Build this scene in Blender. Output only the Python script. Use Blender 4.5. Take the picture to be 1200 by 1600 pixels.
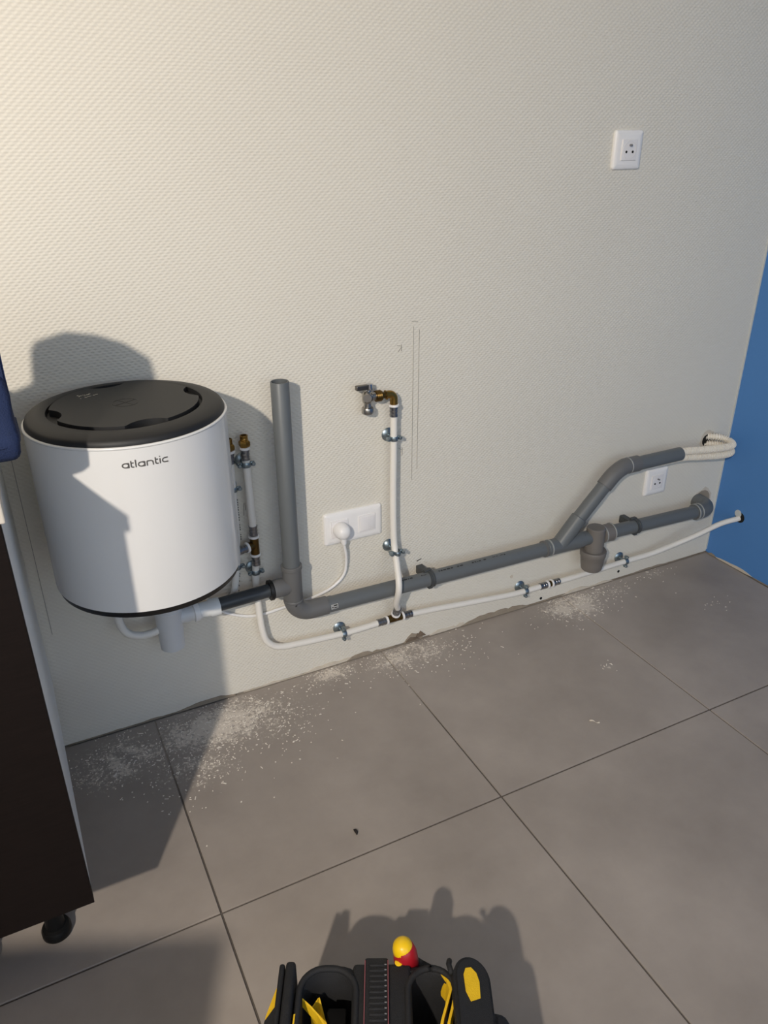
import bpy, bmesh, math, random
from mathutils import Vector, Matrix
random.seed(7)
PI = math.pi
for o in list(bpy.data.objects):
    bpy.data.objects.remove(o)
scene = bpy.context.scene
C = scene.collection

# ------------------------------------------------------------------ camera
def camera():
    cam = bpy.data.cameras.new('camera')
    ob = bpy.data.objects.new('camera', cam)
    C.objects.link(ob)
    r = Vector((0.8936941, -0.4486588, -0.00401589))
    u = Vector((0.20167582, 0.39369531, 0.89684495))
    w = Vector((0.40079635, 0.80231495, -0.44232681))
    m = Matrix.Identity(4)
    for i in range(3):
        m[i][0] = r[i]; m[i][1] = u[i]; m[i][2] = -w[i]
    m.translation = Vector((-0.75436, -1.53415, 1.25767))
    ob.matrix_world = m
    cam.sensor_fit = 'VERTICAL'
    cam.sensor_height = 36.0
    cam.lens = 1217.8 / 1600 * 36.0
    cam.clip_start = 0.02
    scene.camera = ob
camera()

# ------------------------------------------------------------------ light
# daylight comes from a glazed opening far behind the camera; the hard shadows come from a
# site lamp on a tripod behind the camera to the left (built further down)
def light():
    w = bpy.data.worlds.new('sky')
    scene.world = w
    w.use_nodes = True
    nt = w.node_tree
    bg = nt.nodes['Background']
    sky = nt.nodes.new('ShaderNodeTexSky')
    sky.sky_type = 'NISHITA'
    sky.sun_disc = False
    sky.sun_elevation = math.radians(40)
    sky.sun_rotation = math.radians(0)
    sky.dust_density = 4.0
    haze = nt.nodes.new('ShaderNodeMix'); haze.data_type = 'RGBA'      # thin bright overcast
    haze.inputs['Factor'].default_value = 0.6
    haze.inputs['B'].default_value = (1.30, 1.20, 1.06, 1)
    nt.links.new(sky.outputs['Color'], haze.inputs['A'])
    nt.links.new(haze.outputs['Result'], bg.inputs['Color'])
    bg.inputs['Strength'].default_value = 0.76
light()
LAMP_POS = Vector((-1.957, -2.461, 2.061))
LAMP_AIM = Vector((-1.35, 0.0, 1.30))
LAMP_WATTS = 52.0
vs = scene.view_settings
vs.view_transform = 'Standard'
vs.look = 'None'
vs.exposure = 0.06
vs.gamma = 1.0
vs.use_curve_mapping = False

# ------------------------------------------------------------------ materials
def srgb(r, g, b):
    f = lambda c: (c / 255 / 12.92) if c / 255 <= 0.04045 else ((c / 255 + 0.055) / 1.055) ** 2.4
    return (f(r), f(g), f(b), 1)
MATS = {}
class N:
    def __init__(s, m):
        s.nt = m.node_tree
    def __call__(s, t, **k):
        n = s.nt.nodes.new(t)
        for a, v in k.items():
            setattr(n, a, v)
        return n
    def link(s, a, b):
        s.nt.links.new(a, b)
    def math(s, op, a, b=None, c=None):
        n = s.nt.nodes.new('ShaderNodeMath'); n.operation = op
        for i, v in enumerate((a, b, c)):
            if v is None: continue
            if isinstance(v, (int, float)): n.inputs[i].default_value = v
            else: s.nt.links.new(v, n.inputs[i])
        return n.outputs[0]
def mat(name, col, rough=0.5, metal=0.0, var=0.0, vscale=30.0, bump=0.0, bscale=200.0, spec=0.5, stretch=None, coat=0.0):
    m = bpy.data.materials.new(name)
    m.use_nodes = True
    n = N(m)
    b = m.node_tree.nodes['Principled BSDF']
    b.inputs['Roughness'].default_value = rough
    b.inputs['Metallic'].default_value = metal
    b.inputs['Specular IOR Level'].default_value = spec
    b.inputs['Coat Weight'].default_value = coat
    tc = n('ShaderNodeTexCoord')
    src = tc.outputs['Object']
    if stretch:
        mp = n('ShaderNodeMapping')
        mp.inputs['Scale'].default_value = stretch
        n.link(src, mp.inputs['Vector']); src = mp.outputs['Vector']
    tx = n('ShaderNodeTexNoise')
    tx.inputs['Scale'].default_value = vscale
    tx.inputs['Detail'].default_value = 4
    n.link(src, tx.inputs['Vector'])
    mx = n('ShaderNodeMix', data_type='RGBA')
    mx.inputs['A'].default_value = [max(0, c * (1 - var)) for c in col[:3]] + [1]
    mx.inputs['B'].default_value = [min(1, c * (1 + var)) for c in col[:3]] + [1]
    n.link(tx.outputs['Fac'], mx.inputs['Factor'])
    n.link(mx.outputs['Result'], b.inputs['Base Color'])
    if bump:
        bt = n('ShaderNodeTexNoise')
        bt.inputs['Scale'].default_value = bscale
        n.link(src, bt.inputs['Vector'])
        bp = n('ShaderNodeBump')
        bp.inputs['Strength'].default_value = bump
        bp.inputs['Distance'].default_value = 0.002
        n.link(bt.outputs['Fac'], bp.inputs['Height'])
        n.link(bp.outputs['Normal'], b.inputs['Normal'])
    MATS[name] = m
    return m

def wall_material(name, col, weave=1.0):
    m = bpy.data.materials.new(name); m.use_nodes = True
    n = N(m); b = m.node_tree.nodes['Principled BSDF']
    b.inputs['Roughness'].default_value = 0.55
    b.inputs['Specular IOR Level'].default_value = 0.35
    g = n('ShaderNodeNewGeometry')
    sp = n('ShaderNodeSeparateXYZ'); n.link(g.outputs['Position'], sp.inputs[0])
    # woven glass-fibre paper: staggered rows of small oval stitches
    wob = n('ShaderNodeTexNoise'); wob.inputs['Scale'].default_value = 14.0
    n.link(g.outputs['Position'], wob.inputs['Vector'])
    wx = n.math('MULTIPLY', n.math('SUBTRACT', wob.outputs['Fac'], 0.5), 0.004)
    x = n.math('ADD', n.math('ADD', sp.outputs['X'], sp.outputs['Y']), wx)
    z = n.math('ADD', sp.outputs['Z'], wx)
    sx = n.math('SINE', n.math('MULTIPLY', x, 2 * PI / 0.0125))
    sz = n.math('SINE', n.math('MULTIPLY', z, 2 * PI / 0.0105))
    pr = n.math('MULTIPLY', sx, sz)
    h = n.math('ADD', n.math('MULTIPLY', pr, 0.5), n.math('MULTIPLY', n.math('SINE', n.math('MULTIPLY', z, 4 * PI / 0.0105)), 0.22))
    fn = n('ShaderNodeTexNoise'); fn.inputs['Scale'].default_value = 260.0
    n.link(g.outputs['Position'], fn.inputs['Vector'])
    h2 = n.math('ADD', h, n.math('MULTIPLY', fn.outputs['Fac'], 0.35))
    bp = n('ShaderNodeBump'); bp.inputs['Strength'].default_value = 0.65 * weave
    bp.inputs['Distance'].default_value = 0.0009
    n.link(h2, bp.inputs['Height']); n.link(bp.outputs['Normal'], b.inputs['Normal'])
    # faint patchy soiling
    tx = n('ShaderNodeTexNoise'); tx.inputs['Scale'].default_value = 3.0; tx.inputs['Detail'].default_value = 5
    n.link(g.outputs['Position'], tx.inputs['Vector'])
    mx = n('ShaderNodeMix', data_type='RGBA')
    mx.inputs['A'].default_value = [c * 0.96 for c in col[:3]] + [1]
    mx.inputs['B'].default_value = [min(1, c * 1.03) for c in col[:3]] + [1]
    n.link(tx.outputs['Fac'], mx.inputs['Factor'])
    n.link(mx.outputs['Result'], b.inputs['Base Color'])
    MATS[name] = m
    return m

# plaster dust lying on the tiles: (x, y, rx, ry, strength)
DUST = [(-0.46, -0.085, 0.17, 0.09, 1.0), (-0.70, -0.10, 0.15, 0.09, 0.75), (-0.55, -0.20, 0.13, 0.09, 0.6), (-0.36, -0.12, 0.16, 0.12, 0.55),
        (-0.15, -0.03, 0.10, 0.05, 0.8), (0.05, -0.05, 0.16, 0.08, 0.75), (0.60, -0.06, 0.12, 0.075, 1.0), (0.70, -0.045, 0.15, 0.05, 0.6),
        (0.95, -0.03, 0.06, 0.03, 0.5), (0.17, -0.09, 0.12, 0.07, 0.3), (0.98, -0.24, 0.05, 0.03, 0.3), (0.5, -0.33, 0.03, 0.02, 0.5)]
def tile_material():
    m = bpy.data.materials.new('grey_porcelain_tile'); m.use_nodes = True
    n = N(m); b = m.node_tree.nodes['Principled BSDF']
    g = n('ShaderNodeNewGeometry')
    pos = g.outputs['Position']
    a = n('ShaderNodeTexNoise'); a.inputs['Scale'].default_value = 2.2; a.inputs['Detail'].default_value = 7; a.inputs['Roughness'].default_value = 0.62
    n.link(pos, a.inputs['Vector'])
    cr = n('ShaderNodeValToRGB')
    cr.color_ramp.elements[0].position = 0.32; cr.color_ramp.elements[0].color = srgb(146, 137, 129)
    cr.color_ramp.elements[1].position = 0.72; cr.color_ramp.elements[1].color = srgb(176, 166, 157)
    n.link(a.outputs['Fac'], cr.inputs['Fac'])
    sp = n('ShaderNodeSeparateXYZ'); n.link(pos, sp.inputs[0])
    tot = None
    for (x, y, rx, ry, s) in DUST:
        dx = n.math('DIVIDE', n.math('SUBTRACT', sp.outputs['X'], x), rx)
        dy = n.math('DIVIDE', n.math('SUBTRACT', sp.outputs['Y'], y), ry)
        d2 = n.math('ADD', n.math('MULTIPLY', dx, dx), n.math('MULTIPLY', dy, dy))
        e = n.math('MULTIPLY', n.math('EXPONENT', n.math('MULTIPLY', d2, -1.0)), s)
        tot = e if tot is None else n.math('MAXIMUM', tot, e)
    # speckle that gets denser where the dust is deep
    f = n('ShaderNodeTexNoise'); f.inputs['Scale'].default_value = 110.0; f.inputs['Detail'].default_value = 6; f.inputs['Roughness'].default_value = 0.75
    n.link(pos, f.inputs['Vector'])
    mid = n('ShaderNodeTexNoise'); mid.inputs['Scale'].default_value = 16.0; mid.inputs['Detail'].default_value = 4; mid.inputs['Distortion'].default_value = 1.2
    n.link(pos, mid.inputs['Vector'])
    amt = n.math('MULTIPLY', tot, n.math('ADD', n.math('MULTIPLY', mid.outputs['Fac'], 1.3), 0.2))
    th = n.math('SUBTRACT', n.math('ADD', f.outputs['Fac'], n.math('MULTIPLY', amt, 0.44)), 0.72)
    speck = n('ShaderNodeClamp'); n.link(n.math('MULTIPLY', th, 11.0), speck.inputs['Value'])
    film = n.math('MULTIPLY', n.math('POWER', tot, 1.5), 0.30)
    filmn = n.math('MULTIPLY', film, mid.outputs['Fac'])
    fac = n('ShaderNodeClamp'); n.link(n.math('ADD', n.math('MULTIPLY', speck.outputs[0], 0.72), filmn), fac.inputs['Value'])
    mx = n('ShaderNodeMix', data_type='RGBA')
    n.link(cr.outputs['Color'], mx.inputs['A']); mx.inputs['B'].default_value = srgb(226, 216, 203)
    n.link(fac.outputs[0], mx.inputs['Factor'])
    n.link(mx.outputs['Result'], b.inputs['Base Color'])
    n.link(n.math('ADD', n.math('MULTIPLY', fac.outputs[0], 0.45), 0.47), b.inputs['Roughness'])
    b.inputs['Specular IOR Level'].default_value = 0.35
    bp = n('ShaderNodeBump'); bp.inputs['Strength'].default_value = 0.12; bp.inputs['Distance'].default_value = 0.001
    n.link(n.math('ADD', a.outputs['Fac'], n.math('MULTIPLY', speck.outputs[0], 1.0)), bp.inputs['Height'])
    n.link(bp.outputs['Normal'], b.inputs['Normal'])
    MATS['tile'] = m
tile_material()
wall_material('wall', srgb(222, 217, 205))
wall_material('blue_wall', srgb(80, 132, 194), 0.25)
wall_material('plain_wall', srgb(215, 212, 204), 0.2)
mat('grout', srgb(96, 89, 83), 0.9, var=0.2, vscale=80, bump=0.3)
def dusty_grout():
    m = MATS['grout']; n = N(m); b = m.node_tree.nodes['Principled BSDF']
    g = n('ShaderNodeNewGeometry'); sp = n('ShaderNodeSeparateXYZ'); n.link(g.outputs['Position'], sp.inputs[0])
    mr = n('ShaderNodeMapRange'); mr.inputs['From Min'].default_value = -0.30; mr.inputs['From Max'].default_value = -0.12
    mr.inputs['To Max'].default_value = 0.75
    n.link(sp.outputs['Y'], mr.inputs['Value'])
    src = b.inputs['Base Color'].links[0].from_socket
    mx = n('ShaderNodeMix', data_type='RGBA'); n.link(src, mx.inputs['A']); mx.inputs['B'].default_value = srgb(186, 176, 165)
    n.link(mr.outputs['Result'], mx.inputs['Factor']); n.link(mx.outputs['Result'], b.inputs['Base Color'])
dusty_grout()
mat('ground', srgb(120, 116, 110), 0.9, var=0.15, vscale=4)
mat('ceiling', srgb(215, 213, 208), 0.9, var=0.02)
mat('white_enamel', srgb(224, 223, 221), 0.22, var=0.01, coat=0.3)
mat('black_plastic', srgb(26, 26, 27), 0.55, var=0.18, vscale=9, bump=0.05, bscale=600)
mat('black_cap', srgb(16, 16, 17), 0.5, var=0.1)
mat('logo_grey', srgb(126, 124, 121), 0.4, var=0.03)
mat('pvc', srgb(98, 102, 104), 0.42, var=0.06, vscale=22, bump=0.03, bscale=300)
mat('pvc_dark', srgb(52, 57, 62), 0.4, var=0.08, vscale=22)
mat('pvc_fitting', srgb(102, 102, 102), 0.45, var=0.05, vscale=25)
mat('pvc_trap', srgb(116, 111, 106), 0.5, var=0.06, vscale=20)
mat('pvc_clip', srgb(66, 69, 71), 0.5, var=0.06)
mat('glue', srgb(150, 152, 150), 0.35, var=0.1, vscale=60)
mat('ink', srgb(28, 28, 30), 0.6, var=0.05)
mat('sticker', srgb(225, 225, 224), 0.5, var=0.02)
mat('white_pipe', srgb(233, 229, 221), 0.38, var=0.02, vscale=15)
mat('white_plastic', srgb(238, 236, 234), 0.35, var=0.01)
mat('socket_insert', srgb(232, 229, 228), 0.35, var=0.01)
mat('trap_white', srgb(214, 214, 214), 0.4, var=0.03, vscale=20)
mat('clear_white', srgb(224, 226, 226), 0.25, var=0.03, vscale=20)
mat('steel', srgb(150, 150, 152), 0.28, metal=1.0, var=0.1, vscale=60)
mat('zinc', srgb(150, 163, 170), 0.38, metal=1.0, var=0.15, vscale=50)
mat('nickel', srgb(176, 172, 166), 0.3, metal=1.0, var=0.06)
mat('chrome', srgb(205, 206, 208), 0.12, metal=1.0, var=0.03)
mat('chrome_dark', srgb(120, 116, 110), 0.3, metal=1.0, var=0.1)
mat('brass', srgb(160, 126, 66), 0.32, metal=1.0, var=0.15, vscale=60)
mat('brass_dark', srgb(104, 82, 46), 0.36, metal=1.0, var=0.2, vscale=60)
mat('conduit', srgb(232, 226, 214), 0.45, var=0.03)
mat('hole', srgb(14, 13, 12), 0.9, var=0.1)
mat('dirt', srgb(112, 98, 84), 0.95, var=0.25, vscale=70, bump=0.6, bscale=150)
mat('plaster', srgb(206, 196, 180), 0.9, var=0.12, vscale=60, bump=0.4, bscale=120)
mat('crumb', srgb(236, 229, 218), 0.9, var=0.06, vscale=80)
mat('bare_plaster', srgb(150, 138, 122), 0.95, var=0.22, vscale=50, bump=0.6, bscale=110)
mat('pencil', srgb(150, 146, 138), 0.8, var=0.1)
mat('caulk', srgb(196, 200, 200), 0.5, var=0.04)
mat('navy', srgb(19, 36, 72), 0.85, var=0.25, vscale=60, bump=0.5, bscale=500)
mat('dark_wood', srgb(23, 17, 15), 0.55, spec=0.15, var=0.35, vscale=14, stretch=(2, 8, 26), bump=0.05, bscale=60)
mat('cabinet_white', srgb(226, 228, 228), 0.4, var=0.01)
mat('beige_rail', srgb(204, 196, 184), 0.5, var=0.04)
mat('foot_black', srgb(12, 12, 13), 0.5, spec=0.25, var=0.1)
mat('bag_black', srgb(25, 25, 27), 0.75, var=0.25, vscale=90, bump=0.4, bscale=700)
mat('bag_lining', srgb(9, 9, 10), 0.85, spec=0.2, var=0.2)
mat('yellow_fabric', srgb(236, 190, 22), 0.7, var=0.12, vscale=60, bump=0.3, bscale=500)
mat('stitch', srgb(120, 120, 122), 0.7, var=0.1)
mat('red_thread', srgb(140, 80, 84), 0.7, var=0.1)
mat('screw_red', srgb(168, 22, 34), 0.4, var=0.06)
mat('screw_yellow', srgb(246, 200, 20), 0.35, var=0.04)
mat('lamp_lens', srgb(240, 236, 225), 0.3, var=0.01)
mat('shadow_box_brown', srgb(170, 134, 94), 0.85, var=0.08, vscale=20)
mat('black_crumb', srgb(30, 26, 24), 0.8, var=0.2)

# ------------------------------------------------------------------ mesh helpers
def V(*a):
    return Vector(a if len(a) > 1 else a[0])
def obj(name, bm, material, parent=None, smooth=False, autosm=None):
    me = bpy.data.meshes.new(name)
    bmesh.ops.recalc_face_normals(bm, faces=bm.faces)
    if smooth:
        for f in bm.faces: f.smooth = True
    if autosm is not None:
        for e in bm.edges:
            if len(e.link_faces) == 2 and e.calc_face_angle(0) > math.radians(autosm): e.smooth = False
    bm.to_mesh(me); bm.free()
    o = bpy.data.objects.new(name, me)
    me.materials.append(MATS[material])
    C.objects.link(o)
    if parent is not None:
        # every part shares the origin of the thing it belongs to
        base = origin_of(parent)
        me.transform(Matrix.Translation(-base))
        o.parent = parent
        o['_b'] = list(base)
    return o
ORIG = {}
def origin_of(p):
    while p.parent is not None: p = p.parent
    return ORIG.get(p.name, Vector((0, 0, 0)))
def thing(name, label, cat, loc, group=None):
    o = bpy.data.objects.new(name, None)
    o.empty_display_size = 0.05
    o.location = loc
    C.objects.link(o)
    ORIG[o.name] = Vector(loc)
    tag(o, label, cat, group)
    return o
def tag(o, label, cat, group=None):
    o['label'] = label; o['category'] = cat
    if group: o['group'] = group
    return o
def single(name, bm, material, label, cat, group=None, **k):
    """a thing that is one mesh, with its origin at the middle of its own geometry's foot"""
    xs = [v.co for v in bm.verts]
    base = Vector(((min(v.x for v in xs) + max(v.x for v in xs)) / 2, (min(v.y for v in xs) + max(v.y for v in xs)) / 2, min(v.z for v in xs)))
    o = obj(name, bm, material, None, **k)
    o.data.transform(Matrix.Translation(-base)); o.location = base
    ORIG[o.name] = base
    return tag(o, label, cat, group)
def struct(name, bm, material, **k):
    o = obj(name, bm, material, **k)
    o['kind'] = 'structure'
    return o
def box(bm, x0, x1, y0, y1, z0, z1, bev=0.0, seg=2, M=None):
    vs_ = [bm.verts.new(p) for p in ((x0, y0, z0), (x1, y0, z0), (x1, y1, z0), (x0, y1, z0), (x0, y0, z1), (x1, y0, z1), (x1, y1, z1), (x0, y1, z1))]
    fs = [bm.faces.new([vs_[i] for i in f]) for f in ((0, 3, 2, 1), (4, 5, 6, 7), (0, 1, 5, 4), (1, 2, 6, 5), (2, 3, 7, 6), (3, 0, 4, 7))]
    geom = vs_
    if bev:
        es = list({e for f in fs for e in f.edges})
        r = bmesh.ops.bevel(bm, geom=es, offset=bev, segments=seg, profile=0.5, affect='EDGES')
        geom = list({v for f in r['faces'] for v in f.verts} | {v for v in vs_ if v.is_valid})
    if M is not None:
        bmesh.ops.transform(bm, matrix=M, verts=geom)
    return bm
def nb():
    return bmesh.new()
def frame_for(d):
    d = d.normalized()
    a = Vector((0, 0, 1)) if abs(d.z) < 0.9 else Vector((1, 0, 0))
    x = a.cross(d).normalized()
    return x, d.cross(x).normalized()
def lathe(bm, prof, o, d, seg=28, cap=True):
    """prof: (radius, distance along d) list"""
    o = Vector(o); d = Vector(d).normalized(); x, y = frame_for(d)
    rings = []
    for (r, t) in prof:
        if r < 1e-6:
            rings.append([bm.verts.new(o + d * t)])
        else:
            rings.append([bm.verts.new(o + d * t + x * r * math.cos(2 * PI * i / seg) + y * r * math.sin(2 * PI * i / seg)) for i in range(seg)])
    for A, B in zip(rings, rings[1:]):
        for i in range(seg):
            j = (i + 1) % seg
            if len(A) == 1 and len(B) == 1: continue
            if len(A) == 1: bm.faces.new((A[0], B[i], B[j]))
            elif len(B) == 1: bm.faces.new((A[i], A[j], B[0]))
            else: bm.faces.new((A[i], A[j], B[j], B[i]))
    if cap:
        for R in (rings[0], rings[-1]):
            if len(R) > 1: bm.faces.new(R)
    return bm
def catmull(P, n=8):
    P = [Vector(p) for p in P]
    out = []
    for i in range(len(P) - 1):
        p0 = P[i - 1] if i else P[0] * 2 - P[1]
        p1, p2 = P[i], P[i + 1]
        p3 = P[i + 2] if i + 2 < len(P) else P[-1] * 2 - P[-2]
        for k in range(n):
            t = k / n
            out.append(0.5 * ((2 * p1) + (p2 - p0) * t + (2 * p0 - 5 * p1 + 4 * p2 - p3) * t * t + (3 * p1 - p0 - 3 * p2 + p3) * t ** 3))
    out.append(P[-1])
    return out
def sweep(bm, pts, rad, seg=16, cap=True, hollow=None):
    """tube along a point list; rad a number or a function of the arc length"""
    pts = [Vector(p) for p in pts]
    T = []
    for i in range(len(pts)):
        a = pts[max(0, i - 1)]; b = pts[min(len(pts) - 1, i + 1)]
        T.append((b - a).normalized())
    x, y = frame_for(T[0])
    rings = []; s = 0
    for i, p in enumerate(pts):
        if i:
            s += (p - pts[i - 1]).length
            q = T[i - 1].rotation_difference(T[i]); x = q @ x
            x = (x - T[i] * x.dot(T[i])).normalized()
        y = T[i].cross(x)
        r = rad(s) if callable(rad) else rad
        rings.append([bm.verts.new(p + x * r * math.cos(2 * PI * k / seg) + y * r * math.sin(2 * PI * k / seg)) for k in range(seg)])
    for A, B in zip(rings, rings[1:]):
        for i in range(seg):
            j = (i + 1) % seg
            bm.faces.new((A[i], A[j], B[j], B[i]))
    if cap:
        bm.faces.new(rings[0]); bm.faces.new(rings[-1])
    return bm
def resample(pts, step):
    pts = [Vector(p) for p in pts]; out = [pts[0]]; acc = 0
    for a, b in zip(pts, pts[1:]):
        L = (b - a).length; t = step - acc
        while t <= L:
            out.append(a.lerp(b, t / L)); t += step
        acc = L - (t - step)
    return out
def extrude_poly(bm, outline, z0, z1, M=None, holes=None, bev=0):
    """2D outline -> prism"""
    bot = [bm.verts.new((x, y, z0)) for x, y in outline]
    top = [bm.verts.new((x, y, z1)) for x, y in outline]
    n = len(outline)
    fs = [bm.faces.new(bot[::-1]), bm.faces.new(top)]
    for i in range(n):
        j = (i + 1) % n
        fs.append(bm.faces.new((bot[i], bot[j], top[j], top[i])))
    if M is not None:
        bmesh.ops.transform(bm, matrix=M, verts=bot + top)
    return bm
def ribbon2d(poly, w, closed=False):
    """stroke outline quads in 2D"""
    n = len(poly); L = []; R = []
    for i in range(n):
        if closed:
            a = poly[i - 1]; b = poly[(i + 1) % n]
        else:
            a = poly[max(0, i - 1)]; b = poly[min(n - 1, i + 1)]
        dx, dy = b[0] - a[0], b[1] - a[1]; l = math.hypot(dx, dy) or 1
        nx, ny = -dy / l * w / 2, dx / l * w / 2
        L.append((poly[i][0] + nx, poly[i][1] + ny)); R.append((poly[i][0] - nx, poly[i][1] - ny))
    q = []
    for i in range(n if closed else n - 1):
        j = (i + 1) % n
        q.append((L[i], L[j], R[j], R[i]))
    return q

# ------------------------------------------------------------------ the room
XR = 1.195         # blue wall
Z_TOP = 3.0
Y_FRONT = -3.4
XL = -4.6
T = 0.6
def room():
    bm = nb(); box(bm, XL - 0.1, XR + 0.06, Y_FRONT - 0.1, 0.02, -0.08, -0.0028)
    fl = struct('floor', bm, 'grout')
    # tiles: grout lines at x = n*0.6 and y = -0.569 - n*0.6
    ys = [-0.0025] + [-0.5688 - 0.6 * k for k in range(5)] + [Y_FRONT]
    xs = [XL] + [k * T for k in range(-7, 2)] + [XR - 0.004]
    shared = {}
    for i in range(len(xs) - 1):
        for j in range(len(ys) - 1):
            x0, x1 = xs[i] + 0.0019, xs[i + 1] - 0.0019
            y0, y1 = ys[j + 1] + 0.0019, ys[j] - 0.0019
            if x1 - x0 < 0.02 or y1 - y0 < 0.02: continue
            key = (round(x1 - x0, 4), round(y1 - y0, 4))
            if key not in shared:
                b = nb(); box(b, -(x1 - x0) / 2, (x1 - x0) / 2, -(y1 - y0) / 2, (y1 - y0) / 2, -0.004, 0.0, 0.0008, 1)
                me = bpy.data.meshes.new('tile'); bmesh.ops.recalc_face_normals(b, faces=b.faces); b.to_mesh(me); b.free()
                me.materials.append(MATS['tile']); shared[key] = me
            o = bpy.data.objects.new('tile', shared[key]); C.objects.link(o)
            o.location = ((x0 + x1) / 2, (y0 + y1) / 2, 0); o.parent = fl
    # back wall, stopping just short of the floor, with the ragged joint below it
    bm = nb(); box(bm, XL, XR, 0, 0.06, 0.0035, Z_TOP)
    wb = struct('wall_back', bm, 'wall')
    bm = nb(); box(bm, XL, XR, 0.012, 0.06, -0.01, 0.006); obj('dark_joint', bm, 'dirt', wb)
    bm = nb(); box(bm, XR, XR + 0.06, Y_FRONT, 0.06, 0.003, Z_TOP)
    wr = struct('wall_right', bm, 'blue_wall')
    bm = nb(); box(bm, XL - 0.06, XL, Y_FRONT, 0.06, 0, Z_TOP)
    struct('wall_left', bm, 'plain_wall')
    bm = nb(); box(bm, XL - 0.06, XR + 0.06, Y_FRONT - 0.06, 0.06, Z_TOP, Z_TOP + 0.06)
    struct('ceiling', bm, 'ceiling')
    # far side of the room behind the camera, with a wide glazed opening
    bm = nb()
    box(bm, 0.8, XR + 0.06, Y_FRONT - 0.12, Y_FRONT, 0, Z_TOP)
    box(bm, XL, -3.6, Y_FRONT - 0.12, Y_FRONT, 0, Z_TOP)
    box(bm, -3.6, 0.8, Y_FRONT - 0.12, Y_FRONT, 2.9, Z_TOP)
    struct('wall_front', bm, 'plain_wall')
    bm = nb(); box(bm, -25, 25, -30, Y_FRONT - 0.12, -0.1, -0.02)
    struct('pavement', bm, 'ground')
    # white sealant line in the corner
    bm = nb(); box(bm, XR - 0.0035, XR, -0.0035, 0.0, 0.012, Z_TOP)
    struct('trim_1', bm, 'caulk')
    return fl, wb, wr
floor, wall_back, wall_right = room()

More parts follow.
